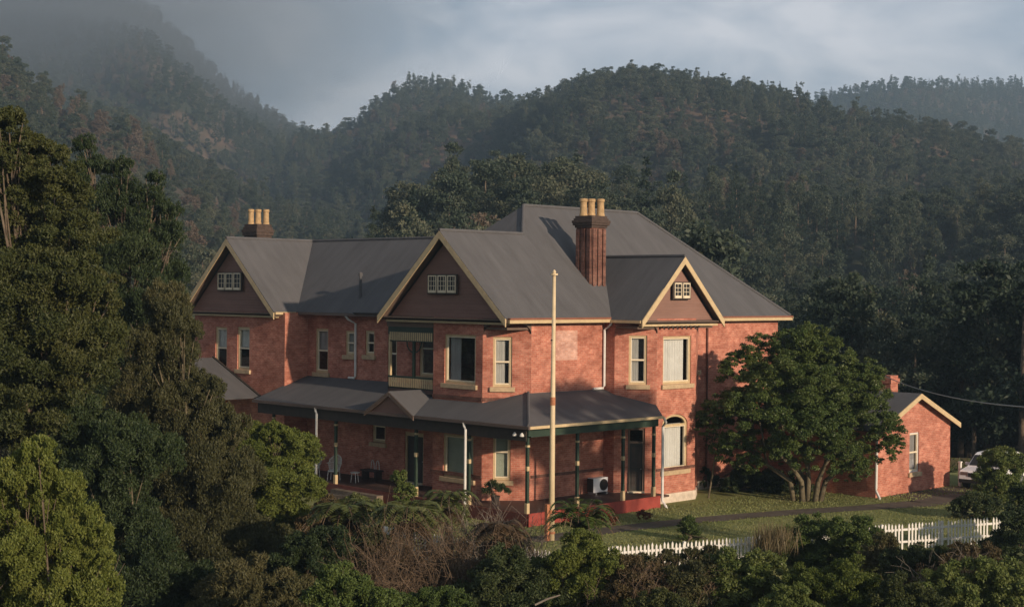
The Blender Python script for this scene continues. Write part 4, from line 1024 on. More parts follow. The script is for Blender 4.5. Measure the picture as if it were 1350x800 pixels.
for k, (bx, by, tips) in enumerate(((-.45, .1, [(985, 590, -.5), (955, 570, 0), (1000, 550, 0)]), (-.15, -.15, [(1030, 590, -1.5), (1020, 520, 0)]), (.1, .1, [(1060, 560, .8), (1045, 480, 0)]), (.35, -.1, [(1095, 590, -1.2), (1110, 520, 0)]), (.6, .1, [(1130, 595, 0), (1150, 570, 0)]), (.0, .4, [(1010, 540, 2), (1090, 540, 2)]))):
    p = tb + CR*bx + CF*by; p = Vector((p.x, p.y, 0)); m0 = p + Vector((0, 0, .9)) + CR*bx*.5
    tip0 = atd(tips[0][0], tips[0][1]+12, RTD+tips[0][2])
    m1 = m0.lerp(tip0, .55)+Vector((0, 0, .15)); tm.tube([p-Vector((0, 0, .3)), m0, m1, tip0], [.15, .115, .085, .055], 7)
    for a, b, c in tips:
        e_ = atd(a, b, RTD+c); tm.tube([m1, m1.lerp(e_, .5)+Vector((0, 0, .2)), e_], [.07, .05, .025], 6)
tm.build('trunk', M['palebark'], rtree, smooth=True)

# tree just outside the right of the frame whose shade falls on the verandah
sb = (45.6, 17.5, gz(45.6, 17.5)); shd = empty('shade_tree', sb, 'tall leafy tree standing on the slope to the right of the fence, outside the photo', 'tree')
bl = [(np.array([x-.9, y, z]), r_, r_, r_*.8) for x, y, z, r_ in ((44.3, 17.6, 10.4, 1.4), (46.0, 17.2, 10.9, 1.6), (47.6, 18.2, 10.6, 1.5), (48.7, 17.0, 10.9, 1.1), (45.5, 16.8, 12.0, .8), (46.9, 17.0, 12.1, .75), (45.0, 17.4, 8.7, 1.8), (47.2, 17.0, 8.7, 1.9), (46.1, 18.0, 7.0, 1.8), (48.3, 17.2, 8.4, 1.5), (46.0, 17.5, 5.4, 1.3))]
V, F, T = crown_arrays(bl, .2, .09, .7, tuft=.28); npmesh('crown', V, F, LEAF['bush'], T, parent=shd, origin=sb); limbs(sb, [b[0] for b in bl], .2).build('trunk', M['bark'], shd, smooth=True)
# --- garden and scrub
def shrub(label, D, blobs, leaf, L=.12, W=.05, **kw):
    L *= .8; W *= .8
    kw.setdefault('r0', .05); kw.setdefault('tuft', .28); nm = kw.pop('name', 'shrub')
    return plant(nm, label, 'shrub', D, blobs, leaf, L, W, **kw)
shrub('dark shrub below the steps beside the yellow green bush', 45, [(410, 745, 34), (372, 760, 36), (432, 716, 26), (396, 720, 24)], 'dark')
shrub('bright green leafy shrub at the bottom edge left of the dead brush', 38, [(456, 770, 30), (430, 796, 30), (488, 796, 30), (440, 760, 18)], 'bush', tint_mid=.75)
shrub('brown tipped shrub at the foot of the far white downpipe', 55, [(432, 668, 17), (412, 690, 20), (452, 690, 20)], 'bracken', .13, .05)
shrub('pale green shrub growing in front of the verandah steps', 55, [(470, 664, 15), (492, 672, 17), (508, 690, 18)], 'fern', .13, .05)
shrub('leafy upright shrub before the front door', 56.5, [(527, 628, 9), (533, 645, 11), (528, 662, 11), (545, 672, 12)], 'bush', .12, .06)
shrub('low green shrub at the foot of the verandah by the blind window', 54, [(576, 672, 15), (604, 678, 14), (560, 690, 16)], 'fern', .12, .05)
shrub('dark shrub under the left end of the picket fence', 43, [(652, 772, 36), (690, 765, 36), (668, 740, 24), (715, 792, 34), (625, 795, 32)], 'dark')
shrub('dark scrub left of the bright shrub under the flagpole', 44, [(708, 752, 20), (700, 780, 26), (730, 770, 22)], 'gloss')
shrub('bright yellow green shrub below the fronds right of the flagpole', 43, [(768, 742, 32), (766, 720, 24), (752, 775, 34), (790, 775, 32), (800, 745, 22), (742, 740, 18)], 'lime', .1, .045, tint_mid=.3)
shrub('brown bracken clump below the fence, left of the deep green shrub', 43, [(842, 762, 30), (826, 788, 28), (868, 780, 30)], 'bracken', .13, .05, name='bracken_clump', dens=.8)
shrub('olive bracken clump touching the left side of the deep green shrub', 42.5, [(905, 765, 30), (892, 792, 30), (925, 752, 20)], 'feather', .13, .05, name='bracken_clump', dens=.8)
shrub('low brush lining the fence right of the fronds', 46.5, [(828, 742, 13), (856, 742, 14), (884, 737, 14), (912, 733, 13), (940, 732, 14)], 'feather', .12, .045)
shrub('deep green rounded shrub at the bottom edge below the dry grass', 43, [(980, 766, 34), (958, 742, 20), (1004, 744, 22), (966, 792, 30), (1010, 785, 28)], 'gloss', .11, .055, tint_mid=.7)
shrub('green shrub at the foot of the round tree, left of the fence', 51, [(1040, 715, 22), (1072, 702, 25), (1064, 735, 26), (1096, 728, 24), (1010, 728, 18)], 'bush', .12, .055)
shrub('bright green shrub touching the left end of the right fence run', 50, [(1108, 702, 21), (1138, 706, 23), (1158, 718, 20), (1130, 735, 24)], 'bush', .12, .05, tint_mid=.65)
shrub('yellow green shrub at the bottom edge below the right fence', 41, [(1120, 768, 34), (1090, 785, 30), (1152, 790, 32), (1060, 770, 26)], 'lime', .1, .042, tint_mid=.15)
shrub('olive shrub at the bottom edge, third from the right corner', 40, [(1190, 785, 28), (1215, 800, 26), (1170, 800, 26)], 'olive', .1, .042)
shrub('dark shrub close against the pickets of the right fence', 47, [(1180, 742, 20), (1212, 738, 22), (1240, 738, 18), (1195, 760, 24)], 'dark', .11, .045)
shrub('big leafed yellow green shrub in the bottom right corner', 42, [(1282, 768, 34), (1246, 772, 28), (1318, 764, 30), (1340, 790, 32), (1270, 795, 30)], 'bush', .13, .06, tint_mid=.72)
shrub('dark reddish scrub below the right end of the fence', 45, [(1272, 728, 18), (1300, 735, 18), (1250, 745, 14)], 'bracken', .11, .05, tint_mid=.2)
shrub('tall dark shrub at the right edge beyond the fence end', 53, [(1345, 690, 28), (1330, 720, 24), (1342, 742, 24), (1352, 660, 22)], 'dark', .13, .055)
shrub('yellow topped leafy bush in front of the white car', 67.5, [(1314, 606, 21), (1304, 630, 18), (1330, 640, 24), (1340, 612, 15), (1318, 660, 20), (1296, 650, 12)], 'bush', .15, .06, tint_mid=.6, r0=.08)
shrub('dark shrub behind the right end of the fence', 62, [(1285, 664, 18), (1262, 670, 12), (1308, 664, 15), (1300, 675, 14)], 'dark', .13, .055)
lb = onp(907, 713, 2, 0)
shrub('small round dark bush alone on the lawn edge', lb.dot(CF), [(908, 690, 10), (906, 701, 13)], 'gloss', .09, .045, base=tuple(lb), tint_mid=.6)
shrub('dark shrub against the house wall right of the arched window', 71, [(928, 625, 10), (938, 634, 10), (925, 640, 9)], 'dark', .12, .05)
shrub('wide dark shrub in the shade behind the round tree trunk', 70, [(985, 632, 20), (1012, 640, 22), (1040, 640, 20), (960, 640, 12)], 'dark', .15, .06)
shrub('low dark shrub behind the round tree near the outbuilding wall', 72, [(1110, 632, 18), (1085, 638, 18), (1135, 640, 12)], 'dark', .15, .06)
for x, y, lab in ((800, 688, 'small red leafed plant at the foot of the red deck edge, left one'), (846, 683, 'small red leafed plant at the foot of the red deck edge, right one')):
    p = onp(x, y+4, 2, 0); shrub(lab, p.dot(CF), [(x, y-4, 7), (x+9, y-2, 6)], 'redleaf', .1, .045, base=tuple(p), stems=False)
p = onp(1170, 641, 2, 0); shrub('small dark plant against the outbuilding wall', p.dot(CF)-.3, [(1172, 632, 5), (1170, 638, 5)], 'dark', .1, .045, stems=False)
shrub('dull green shrub growing up through the left end of the dead brush', 45.5, [(492, 716, 20), (478, 742, 24), (505, 760, 22)], 'feather', .11, .045, tint_mid=.65)
shrub('green shrub at the bottom edge in front of the dead brush', 41, [(560, 800, 26), (598, 796, 24), (530, 806, 22)], 'bush', .1, .045, tint_mid=.45)
shrub('yellowish shrub at the bottom edge between the bracken clumps', 40, [(868, 800, 24), (842, 808, 22), (898, 808, 20)], 'olive', .1, .045, tint_mid=.7)
shrub('low green shrub at the bottom edge right of the deep green shrub', 40.5, [(1040, 790, 24), (1016, 806, 22), (1062, 806, 22)], 'bush', .1, .045, tint_mid=.55)
shrub('small light green shrub against the fence right of the fronds', 45, [(812, 752, 12), (826, 762, 14), (806, 770, 14)], 'fern', .1, .045)
shrub('tall feathery shrub overlapping the left end of the right fence run', 48, [(1165, 712, 14), (1172, 730, 16), (1150, 735, 18)], 'feather', .11, .04, tint_mid=.7)
# potted shrub on the deck under the corner window
pp_ = onp(653, 664, 2, .5)
pot = empty('potted_shrub', pp_, 'dark twiggy potted shrub on the deck under the corner window', 'potted plant')
MB().lathe(pp_, [(.13, 0), (.19, .3), (.2, .34), (.17, .34), (.15, .28), (0, .28)], 14).build('pot', M['dark'], pot)
V, F, T = crown_arrays([(np.array(pp_)+np.array([0, 0, .5]), .58, .58, .38)], .1, .03, .8, tuft=.3); npmesh('foliage', V, F, LEAF['dark'], T, parent=pot, origin=pp_)
# staked sapling by the corner of the bay
sp = onp(934, 656, 2, 0); sap = empty('sapling', sp, 'thin bare sapling with a pale stem in the bed right of the arched window', 'sapling')
st_ = atd(943, 598, sp.dot(CF)); MB().tube([sp, sp.lerp(st_, .5)+Vector((.03, 0, 0)), st_], [.05, .04, .03], 6).tube([st_, st_+Vector((.25, -.1, .5))], [.03, .015], 5).tube([st_, st_+Vector((-.3, .1, .35))], [.03, .015], 5).build('stem', M['palebark'], sap)
V, F, T = crown_arrays([(np.array(st_)+np.array([0, 0, .55]), .5, .5, .4)], .12, .05, .25, tuft=.4); npmesh('foliage', V, F, LEAF['dark'], T, parent=sap, origin=sp)
hp = onp(957, 640, 2, 0)
tagset(MB().tube([hp+Vector((.5, -.4, .9)), hp+Vector((.0, -.1, .55)), hp+Vector((-.2, .1, .4)), hp+Vector((0, .0, .2)), hp+Vector((.2, -.2, .0))], [.03, .045, .05, .05, .06], 6).tube([hp+Vector((-.2, .1, .4)), hp+Vector((-.6, .3, .3))], [.04, .02], 5).build('fallen_branch', M['twig_grey']), 'pale bent fallen branch in the bed behind the round tree', 'branch')

def frond_arrays(c, n, length, rise, droop, mat_t=.5, leaflet=.2, spread=(0, 2*math.pi), up0=.9):
    PP, DD, NN, LL, TT = [], [], [], [], []
    ribs = MB(); c = np.array(c)
    for k in range(n):
        a = spread[0]+(spread[1]-spread[0])*(k+rng.uniform(-.3, .3))/n; ln = length*rng.uniform(.8, 1.15); h = np.array([math.cos(a), math.sin(a), 0]); t = np.linspace(0, 1, 26)
        up_ = rng.uniform(.55, 1.5); P = c + h*(ln*t*.92)[:, None] + np.array([0, 0, 1])*(rise*up_*np.sin(t*2.2)*1.0 - droop*t**2.2)[:, None]
        ribs.tube([tuple(p) for p in P[::5]]+[tuple(P[-1])], .012, 4, False)
        tn = norm(np.gradient(P, axis=0)); s = norm(np.cross(tn, np.array([0, 0, 1.0])))
        w = leaflet*np.sin(np.clip(t*1.05+.06, 0, 1)*math.pi)**.6
        for sg in (-1, 1):
            m = P[1:] + s[1:]*sg*w[1:, None]*.5; PP.append(m); DD.append(s[1:]*sg+tn[1:]*.5+np.array([0, 0, -.15])); NN.append(np.tile([0, 0, 1.0], (25, 1))+rng.normal(size=(25, 3))*.2); LL.append(w[1:]*1.05); TT.append(np.full(25, np.clip(mat_t+rng.normal(0, .15), 0, 1)))
    P = np.concatenate(PP); L = np.concatenate(LL)
    V, F = leaf_quads(P, np.concatenate(DD), np.concatenate(NN), L, np.full(len(P), length/26*1.9)); return V, F, np.repeat(np.concatenate(TT), 4), ribs
def tree_fern(label, px, py, D, length, n=24, skirt=True, th=None, leafm='fern', rise=.5, droop=.7, tint=.5):
    c = atd(px, py, D); b = (c.x, c.y, gz(c.x, c.y))
    root = empty('tree_fern', b, label, 'tree fern')
    V, F, T, ribs = frond_arrays(c, n, length, rise, droop, tint, length*.26); npmesh('fronds', V, F, LEAF[leafm], T, parent=root, origin=b); ribs.build('frond_ribs', M['twig'], root)
    MB().tube([b, c], [.16, .12], 8).build('trunk', M['bark'], root)
    if skirt:
        V, F, T, ribs = frond_arrays((c.x, c.y, c.z-.1), n, length*.7, .1, length*1.15, .5, length*.16); npmesh('dead_fronds', V, F, LEAF['deadfrond'], T, parent=root, origin=b)
    return root
tree_fern('pale green tree fern at the far left of the dead brush', 452, 682, 49, 1.5, droop=.6)
tree_fern('tree fern with brown hanging fronds in the middle of the dead brush', 540, 684, 47, 1.5, droop=.75, tint=.4)
tree_fern('pale tree fern behind the dead brush, nearest the blind window', 592, 668, 50, 1.1, n=22, droop=.5)
tree_fern('green tree fern beside the foot of the flagpole', 766, 702, 45, 1.25, n=26, skirt=False, rise=.75, droop=.45, leafm='bush', tint=.6)
tree_fern('dying tree fern hanging over the left end of the fence', 660, 706, 45, 1.15, n=24, leafm='deadfrond', droop=.8)

def dead_brush(label, D, spots, n, h, mat):
    c0 = atd(spots[0][0], spots[0][1], D); root = empty('dead_shrub', (c0.x, c0.y, gz(c0.x, c0.y)), label, 'dead shrub')
    for px, py, sp_ in spots:
        mb = MB()
        c = atd(px, py, D+rng.uniform(-1, 1))
        for k in range(n):
            b = np.array(c)+np.array([rng.normal()*sp_, rng.normal()*sp_, -h*.55]); d = np.array([rng.normal()*.35, rng.normal()*.35, 1.0]); d /= np.linalg.norm(d); hh = h*rng.uniform(.5, 1.1)
            e1 = b+d*hh*.55; e2 = e1+(d+rng.normal(size=3)*.35)*hh*.5
            mb.tube([tuple(b), tuple(e1), tuple(e2)], [.013, .009, .004], 3, False)
            for j in range(6):
                t = rng.uniform(.3, 1); q = b+(e1-b)*t if j < 3 else e1+(e2-e1)*t; dd = d*.5+rng.normal(size=3)*.75
                m = q+dd*hh*.16; mb.tube([tuple(q), tuple(m), tuple(m+(dd+rng.normal(size=3)*.5)*hh*.13)], [.007, .005, .003], 3, False)
        mb.build('branches', M[mat], root)
    bl = [(np.array(atd(px, py+12, D+.4)), sp_*1.3, sp_*1.3, h*.45) for px, py, sp_ in spots]
    V, F, T = crown_arrays(bl, .10, .018, .16, tuft=.3, flat=1.5, lift=1.4, tint_mid=.4); npmesh('dead_leaves', V, F, LEAF['deadfrond'], T, parent=root, origin=(c0.x, c0.y, gz(c0.x, c0.y)))
    return root
dead_brush('wide tangle of dead brown brush in the middle of the foreground', 44.5, [(520, 735, .5), (560, 745, .5), (600, 735, .5), (545, 775, .5), (590, 780, .5), (500, 760, .4)], 80, 1.7, 'twig')
dead_brush('grey dead brush left of the fence, behind the brown tangle', 46, [(640, 712, .45), (680, 720, .45), (620, 745, .45), (660, 750, .4)], 60, 1.4, 'twig_grey')
dead_brush('dead twigs among the bracken below the fence', 42.5, [(870, 755, .6), (910, 765, .6), (830, 770, .4)], 12, 1.0, 'twig')
dead_brush('sparse dead twigs below the right end of the fence', 43, [(1230, 765, .5), (1270, 750, .5)], 16, 1.2, 'twig_grey')
# fallen pale log in front of the flagpole
la = atd(705, 797, 41); lb_ = atd(738, 784, 41.4)
tagset(MB().tube([la, la.lerp(lb_, .5)+Vector((0, 0, .03)), lb_], [.028, .028, .018], 7).build('fallen_log', M['twig_grey']), 'thin pale fallen log at the bottom edge below the flagpole', 'log')
# dry grass beside the round tree
gx = atd(1020, 712, 50); gb_ = (gx.x, gx.y, gz(gx.x, gx.y)); gr_ = empty('grass_tussock', gb_, 'tall dry pinkish grass tussock left of the round tree foot', 'grass tussock')
n = 500; P0 = np.array(gx)+rng.normal(size=(n, 3))*np.array([.32, .32, .05])+np.array([0, 0, -.2]); Dv = np.array([0, 0, 1.0])+rng.normal(size=(n, 3))*.22; Lr = rng.uniform(.4, 1.2, n)
V, F = leaf_quads(P0+norm(Dv)*(Lr*.3)[:, None], Dv, unit(n), Lr, np.full(n, .022)); npmesh('blades', V, F, LEAF['grass'], np.repeat(rng.random(n), 4), parent=gr_, origin=gb_)
# ground cover: low leaves over the slope below the garden
n = 110000; X = rng.uniform(8, 80, n); Y = rng.uniform(8, 82, n); d_, d2_ = fence_out(X, Y); k = ((d_ > .4) | (d2_ > 1.5)) & (np.hypot(X, Y) > 24); X, Y, d_ = X[k], Y[k], d_[k]; n = len(X)
cl = vnoise(X/2.2, Y/2.2, 9)+.5; Z = terrain(X, Y)+rng.random(n)**1.5*cl*1.1
V, F = leaf_quads(np.stack([X, Y, Z], 1), unit(n)+np.array([0, 0, .5]), unit(n)+np.array([0, 0, .8]), rng.uniform(.16, .38, n), rng.uniform(.07, .15, n))
tagset(npmesh('ground_cover', V, F, LEAF['olive'], np.repeat(np.clip(cl*.8+rng.normal(0, .15, n), 0, 1), 4)), kind='stuff')
# grass blades on the lawn
n = 90000; X = rng.uniform(34, 68, n); Y = rng.uniform(27, 45, n); d_, _ = fence_out(X, Y); k = (d_ <= .5) & (rng.random(n) < .45) & ~((X > DX) & (Y > DY)) & ~((X > 59.7) & (Y > 36.8))
dr = np.full(n, 9.0)
for a_, b__ in zip(pp[:-1], pp[1:]):
    ax, ay, bx, by = a_.x, a_.y, b__.x, b__.y; t = np.clip(((X-ax)*(bx-ax)+(Y-ay)*(by-ay))/((bx-ax)**2+(by-ay)**2), 0, 1); dr = np.minimum(dr, np.hypot(X-ax-t*(bx-ax), Y-ay-t*(by-ay)))
k &= dr > .62+.25*vnoise(X*.8, Y*.8, 5); X, Y = X[k], Y[k]; n = len(X); hh = np.clip(.04+.07*(vnoise(X/1.5, Y/1.5, 8)+.3), .04, .2)*rng.uniform(.6, 1.3, n)
Z = terrain(X, Y)+hh*.4; V, F = leaf_quads(np.stack([X, Y, Z], 1), unit(n)*.5+np.array([0, 0, 1.0]), unit(n), hh, np.full(n, .05))
tagset(npmesh('lawn_grass', V, F, leaf_mat('lawn blades', [(.12, .15, .046), (.18, .195, .07), (.25, .24, .10)]), np.repeat(np.clip(vnoise(X/2.5, Y/2.5, 77)+.5+rng.normal(0, .12, n), 0, 1), 4)), kind='stuff')

# ------------------------------------------------------------------ forest
def proto(kind, seed):
    global rng
    keep = rng; rng = np.random.default_rng(seed)
    if kind == 'round':
        H = 10; bl = []
        for k in range(rng.integers(5, 9)):
            a = rng.uniform(0, 6.28); rr = rng.uniform(.3, 2.4); z = rng.uniform(3.6, 8.4); r_ = rng.uniform(1.1, 2.1)*(1.15-.5*(z-3.6)/6); bl.append((np.array([rr*math.cos(a), rr*math.sin(a), z]), r_, r_, r_*.8))
        bl.append((np.array([0, 0, 8.6]), 1.2, 1.2, 1.1)); bl.append((np.array([0, 0, 3]), 2.2, 2.2, 1.8))
        V, F, T = crown_arrays(bl, .30, .16, .40, tuft=.42, lift=.3)
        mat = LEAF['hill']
    elif kind == 'tall':
        bl = [(np.array([rng.normal()*.5, rng.normal()*.5, z]), r_, r_, r_*1.1) for z, r_ in ((3, 1.6), (5, 1.7), (7, 1.5), (8.8, 1.2), (10.4, .8))]
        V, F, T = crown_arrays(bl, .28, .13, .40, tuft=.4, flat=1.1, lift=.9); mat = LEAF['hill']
    else:
        bl = [(np.array([0, 0, z]), r_, r_, .7) for z, r_ in ((1.5, 2.3), (2.8, 2.2), (4.1, 1.95), (5.4, 1.65), (6.7, 1.35), (8.0, 1.05), (9.3, .75), (10.5, .45), (11.4, .25))]
        V, F, T = crown_arrays(bl, .28, .11, .40, tuft=.35, flat=.7, lift=-.1, up=.8); mat = LEAF['hillpine_shade']
    t0 = len(V); tb_ = MB().tube([(0, 0, -1.5), (0, 0, 4), (0, 0, 8)], [.22, .16, .05], 5, False)
    o = npmesh('hill_tree', np.concatenate([V, np.array(tb_.v)]), np.concatenate([F, np.array(tb_.f)+t0]), mat, np.concatenate([T, np.full(len(tb_.v), .3)]), parent=False)
    o.data.materials.append(M['bark']); mi = np.zeros(len(F)+len(tb_.f), np.int32); mi[len(F):] = 1; o.data.polygons.foreach_set('material_index', mi)
    rng = keep; return o
HB = lambda o: (o.data.materials.__setitem__(0, LEAF['hillbrown']), o)[1]
HD = lambda o: (o.data.materials.__setitem__(0, LEAF['hillpine_shade']), o)[1]  # round trees recoloured pine-dark, shade painted into the leaves
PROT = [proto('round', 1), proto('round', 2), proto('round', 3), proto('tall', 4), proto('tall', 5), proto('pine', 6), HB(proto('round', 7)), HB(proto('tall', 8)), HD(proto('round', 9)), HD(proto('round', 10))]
# candidate sites in rings over the visible wedge
cand = []
r_ = 82.0
while r_ < 1750:
    spc = min(7.2, 4.0 + max(0, r_-120)*.0042); half = .38 + (.10 if r_ < 500 else .03); m = int(2*half*r_/spc)
    a = -half + 2*half*(np.arange(m)+rng.random(m))/m; rr = r_ + rng.uniform(-.5, .5, m)*spc
    cand.append(np.stack([rr*np.cos(HEAD+a), rr*np.sin(HEAD+a), rr, -a], 1)); r_ += spc*.9
C_ = np.concatenate(cand)
X, Y, RR, RL = C_.T; Z = terrain(X, Y); dep = RR*np.cos(RL); PX = 675+FPX*np.tan(RL)
k = ~((X > 32) & (X < 86) & (Y > 30) & (Y < 76)) & ~((PX > 560) & (PX < 1100) & (dep < 100)) & ~((PX >= 1100) & (dep < np.where(PX > 1225, 82, 91))) & (Z > -9)
bare = vnoise(X/60, Y/60, 31)+.6*vnoise(X/25, Y/25, 33); k &= ~((bare > .40) & (RR > 300) & (PX < 430)) & ~((bare > .62) & (RR > 200))
X, Y, Z, RR, PX, dep = X[k], Y[k], Z[k], RR[k], PX[k], dep[k]
# drop trees hidden behind nearer slopes: running horizon per direction
order = np.argsort(dep); top = CAMZ-Z-13; PYt = 383.3+(PX-675)*.00895 + FPX*(CAMZ-(Z+13))/dep
hor = np.full(400, 1e9); vis = np.zeros(len(X), bool); PYg = 383.3 + FPX*(CAMZ-(Z+1))/dep
for i in order:
    b = int(np.clip((PX[i]+900)/3150*400, 0, 399))
    if PYt[i] < hor[b]+6: vis[i] = True
    if PYg[i] < hor[b]: hor[b] = min(hor[b], PYg[i])
X, Y, Z, RR, PX, dep, PYt = [q[vis] for q in (X, Y, Z, RR, PX, dep, PYt)]
N_ = len(X)
kind = rng.choice(6, N_, p=[.29, .26, .24, .09, .08, .04]); grp = vnoise(X/45, Y/45, 51); kind = np.where(grp > .27, rng.choice([3, 4, 5], N_), kind)
kind = np.where((PX > 500) & (PX < 690) & (dep < 175), rng.choice([5, 4, 0], N_), kind)
brn = vnoise(X/70, Y/70, 71)*.9+rng.normal(0, .16, N_); kind = np.where((brn > .49-.06*(PX < 430)) & (dep > 150), rng.choice([6, 7], N_), kind)
scl = (.45+.75*rng.random(N_)**1.6+.25*(vnoise(X/30, Y/30, 72)))*np.where(dep > 280, .88, 1.0)
kind = np.where((PX > 930) & (dep < 170) & (rng.random(N_) < .8), rng.choice([5, 8, 8, 9], N_), kind); scl = np.where((PX > 880) & (dep < 150), scl*1.15, scl)  # darker leaf kinds stand in for the deep shade at the right
scl = np.where((PX > 490) & (PX < 930) & (dep < 215), scl*1.32, scl)
hidden = (PX > 255) & (PX < 1030) & (383+FPX*(CAMZ-Z-12*scl)/dep > 345)
size = np.where(hidden | (PX < -10) | (PX > 1365), 0, scl/dep)
ind = np.argsort(-size)[:270]; ind = ind[size[ind] > 0]; isind = np.zeros(N_, bool); isind[ind] = True
_r = 'rounded green forest tree on the wooded slope behind the house'; _t = 'narrow upright green forest tree on the wooded slope behind the house'; _d = 'bushy tree in leaves coloured dark as shade behind the outbuilding'
LAB = [_r, _r, _r, _t, _t, 'dark conical pine among the trees behind the house', 'brown crowned forest tree on the wooded slope behind the house', 'brown crowned forest tree on the wooded slope behind the house', _d, _d]
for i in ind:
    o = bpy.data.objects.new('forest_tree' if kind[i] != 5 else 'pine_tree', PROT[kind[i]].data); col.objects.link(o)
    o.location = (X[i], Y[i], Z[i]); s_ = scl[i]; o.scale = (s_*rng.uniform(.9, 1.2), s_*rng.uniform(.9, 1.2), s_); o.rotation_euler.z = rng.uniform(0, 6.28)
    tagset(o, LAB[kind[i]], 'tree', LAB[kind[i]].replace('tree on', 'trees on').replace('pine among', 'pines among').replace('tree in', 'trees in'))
rest = np.where(~isind)[0]
pc = bpy.data.collections.new('forest_kinds')
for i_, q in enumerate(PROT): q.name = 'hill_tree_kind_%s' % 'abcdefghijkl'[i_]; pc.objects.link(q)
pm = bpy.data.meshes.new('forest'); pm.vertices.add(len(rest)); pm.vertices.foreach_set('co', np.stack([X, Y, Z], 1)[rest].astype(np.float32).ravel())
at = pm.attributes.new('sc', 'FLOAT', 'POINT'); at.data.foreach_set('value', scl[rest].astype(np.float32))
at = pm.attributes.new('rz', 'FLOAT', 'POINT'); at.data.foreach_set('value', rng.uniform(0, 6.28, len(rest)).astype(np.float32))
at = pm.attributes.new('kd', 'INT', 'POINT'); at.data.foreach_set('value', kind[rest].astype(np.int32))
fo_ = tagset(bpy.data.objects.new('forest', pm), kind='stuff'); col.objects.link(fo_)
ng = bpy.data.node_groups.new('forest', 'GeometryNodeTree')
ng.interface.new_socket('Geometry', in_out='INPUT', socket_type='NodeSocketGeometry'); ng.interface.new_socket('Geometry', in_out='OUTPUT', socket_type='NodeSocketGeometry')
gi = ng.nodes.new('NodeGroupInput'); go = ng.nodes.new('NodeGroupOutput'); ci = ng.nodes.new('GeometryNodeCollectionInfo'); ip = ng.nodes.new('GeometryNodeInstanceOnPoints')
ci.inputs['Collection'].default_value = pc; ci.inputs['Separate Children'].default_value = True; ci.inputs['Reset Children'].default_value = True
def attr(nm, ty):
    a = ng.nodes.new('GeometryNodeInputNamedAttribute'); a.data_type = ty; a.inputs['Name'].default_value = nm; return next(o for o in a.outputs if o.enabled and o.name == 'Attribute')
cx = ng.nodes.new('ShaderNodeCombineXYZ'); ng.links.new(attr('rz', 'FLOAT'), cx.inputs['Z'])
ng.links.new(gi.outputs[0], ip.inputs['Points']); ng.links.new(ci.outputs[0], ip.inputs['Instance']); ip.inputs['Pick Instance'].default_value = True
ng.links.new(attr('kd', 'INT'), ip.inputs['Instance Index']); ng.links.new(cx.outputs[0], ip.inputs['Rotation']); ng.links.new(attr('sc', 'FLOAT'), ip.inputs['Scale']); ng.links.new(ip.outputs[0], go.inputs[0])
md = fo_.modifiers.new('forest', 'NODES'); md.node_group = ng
print('FOREST', N_, len(ind), 'proto faces', [len(q.data.polygons) for q in PROT])

# ------------------------------------------------------------------ haze
hm = bpy.data.materials.new('haze'); hm.use_nodes = True; hn = hm.node_tree.nodes; hn.clear()
ho = hn.new('ShaderNodeOutputMaterial'); pv = hn.new('ShaderNodeVolumePrincipled'); pv.inputs['Color'].default_value = (.52, .76, 1.0, 1); pv.inputs['Density'].default_value = HAZE; pv.inputs['Anisotropy'].default_value = .3
hm.node_tree.links.new(pv.outputs[0], ho.inputs['Volume'])
zmin = -16; zmax = float(max(v.co.z for v in bpy.data.objects['terrain'].data.vertices))+16
hz = MB().box(-2450, 2450, -2450, 2450, zmin, zmax).build('haze', hm); tagset(hz, kind='stuff')

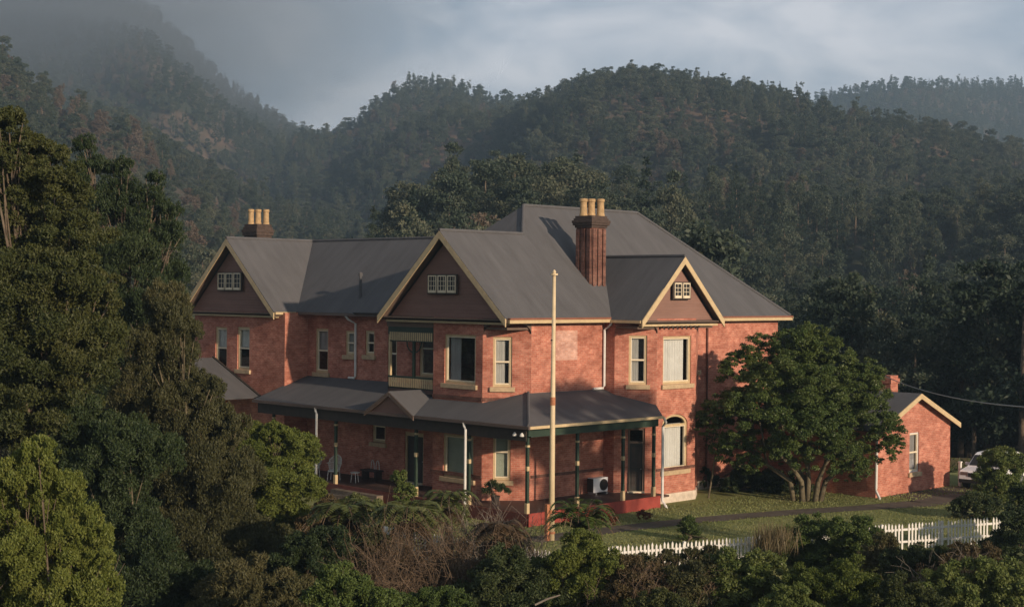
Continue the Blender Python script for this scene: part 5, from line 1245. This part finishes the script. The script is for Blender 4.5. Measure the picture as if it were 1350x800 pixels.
mm_ = bpy.data.materials.new('mist'); mm_.use_nodes = True; hn = mm_.node_tree.nodes; hn.clear()
ho = hn.new('ShaderNodeOutputMaterial'); pv = hn.new('ShaderNodeVolumePrincipled'); pv.inputs['Color'].default_value = (.78, .90, 1.0, 1); pv.inputs['Anisotropy'].default_value = .3
ml = mm_.node_tree.links; tcm = hn.new('ShaderNodeTexCoord'); mpm = hn.new('ShaderNodeMapping'); mpm.inputs['Location'].default_value = (-1, -1, -1); mpm.inputs['Scale'].default_value = (2, 2, 2); ml.new(tcm.outputs['Generated'], mpm.inputs[0])
gm = hn.new('ShaderNodeTexGradient'); gm.gradient_type = 'SPHERICAL'; ml.new(mpm.outputs[0], gm.inputs[0])
nm = hn.new('ShaderNodeTexNoise'); nm.inputs['Scale'].default_value = 2.2; nm.inputs['Detail'].default_value = 3; ml.new(mpm.outputs[0], nm.inputs['Vector'])
pwm = hn.new('ShaderNodeMath'); pwm.operation = 'POWER'; pwm.inputs[1].default_value = 1.3; ml.new(gm.outputs['Fac'], pwm.inputs[0])
mum = hn.new('ShaderNodeMath'); mum.operation = 'MULTIPLY'; ml.new(pwm.outputs[0], mum.inputs[0]); ml.new(nm.outputs['Fac'], mum.inputs[1])
mud = hn.new('ShaderNodeMath'); mud.operation = 'MULTIPLY'; mud.inputs[1].default_value = .019; ml.new(mum.outputs[0], mud.inputs[0]); ml.new(mud.outputs[0], pv.inputs['Density'])
ml.new(pv.outputs[0], ho.inputs['Volume'])
def ellipsoid(c, ax, n=20):
    mb = MB(); k = 0
    for i in range(1, n):
        for j in range(2*n):
            t, p = math.pi*i/n, math.pi*j/n; mb.v.append(tuple(c + ax[0]*(math.sin(t)*math.cos(p)) + ax[1]*(math.sin(t)*math.sin(p)) + ax[2]*math.cos(t)))
    for i in range(n-2):
        for j in range(2*n): j2 = (j+1) % (2*n); mb.f.append((i*2*n+j, (i+1)*2*n+j, (i+1)*2*n+j2, i*2*n+j2))
    mb.f.append(tuple(range(2*n))[::-1]); mb.f.append(tuple((n-2)*2*n+j for j in range(2*n))); return mb
mc = atd(70, 5, 1050)
tagset(ellipsoid(mc, (Vector((330, 0, 0)), Vector((0, 330, 0)), Vector((0, 0, 135)))).build('mist', mm_, origin=mc), kind='stuff')
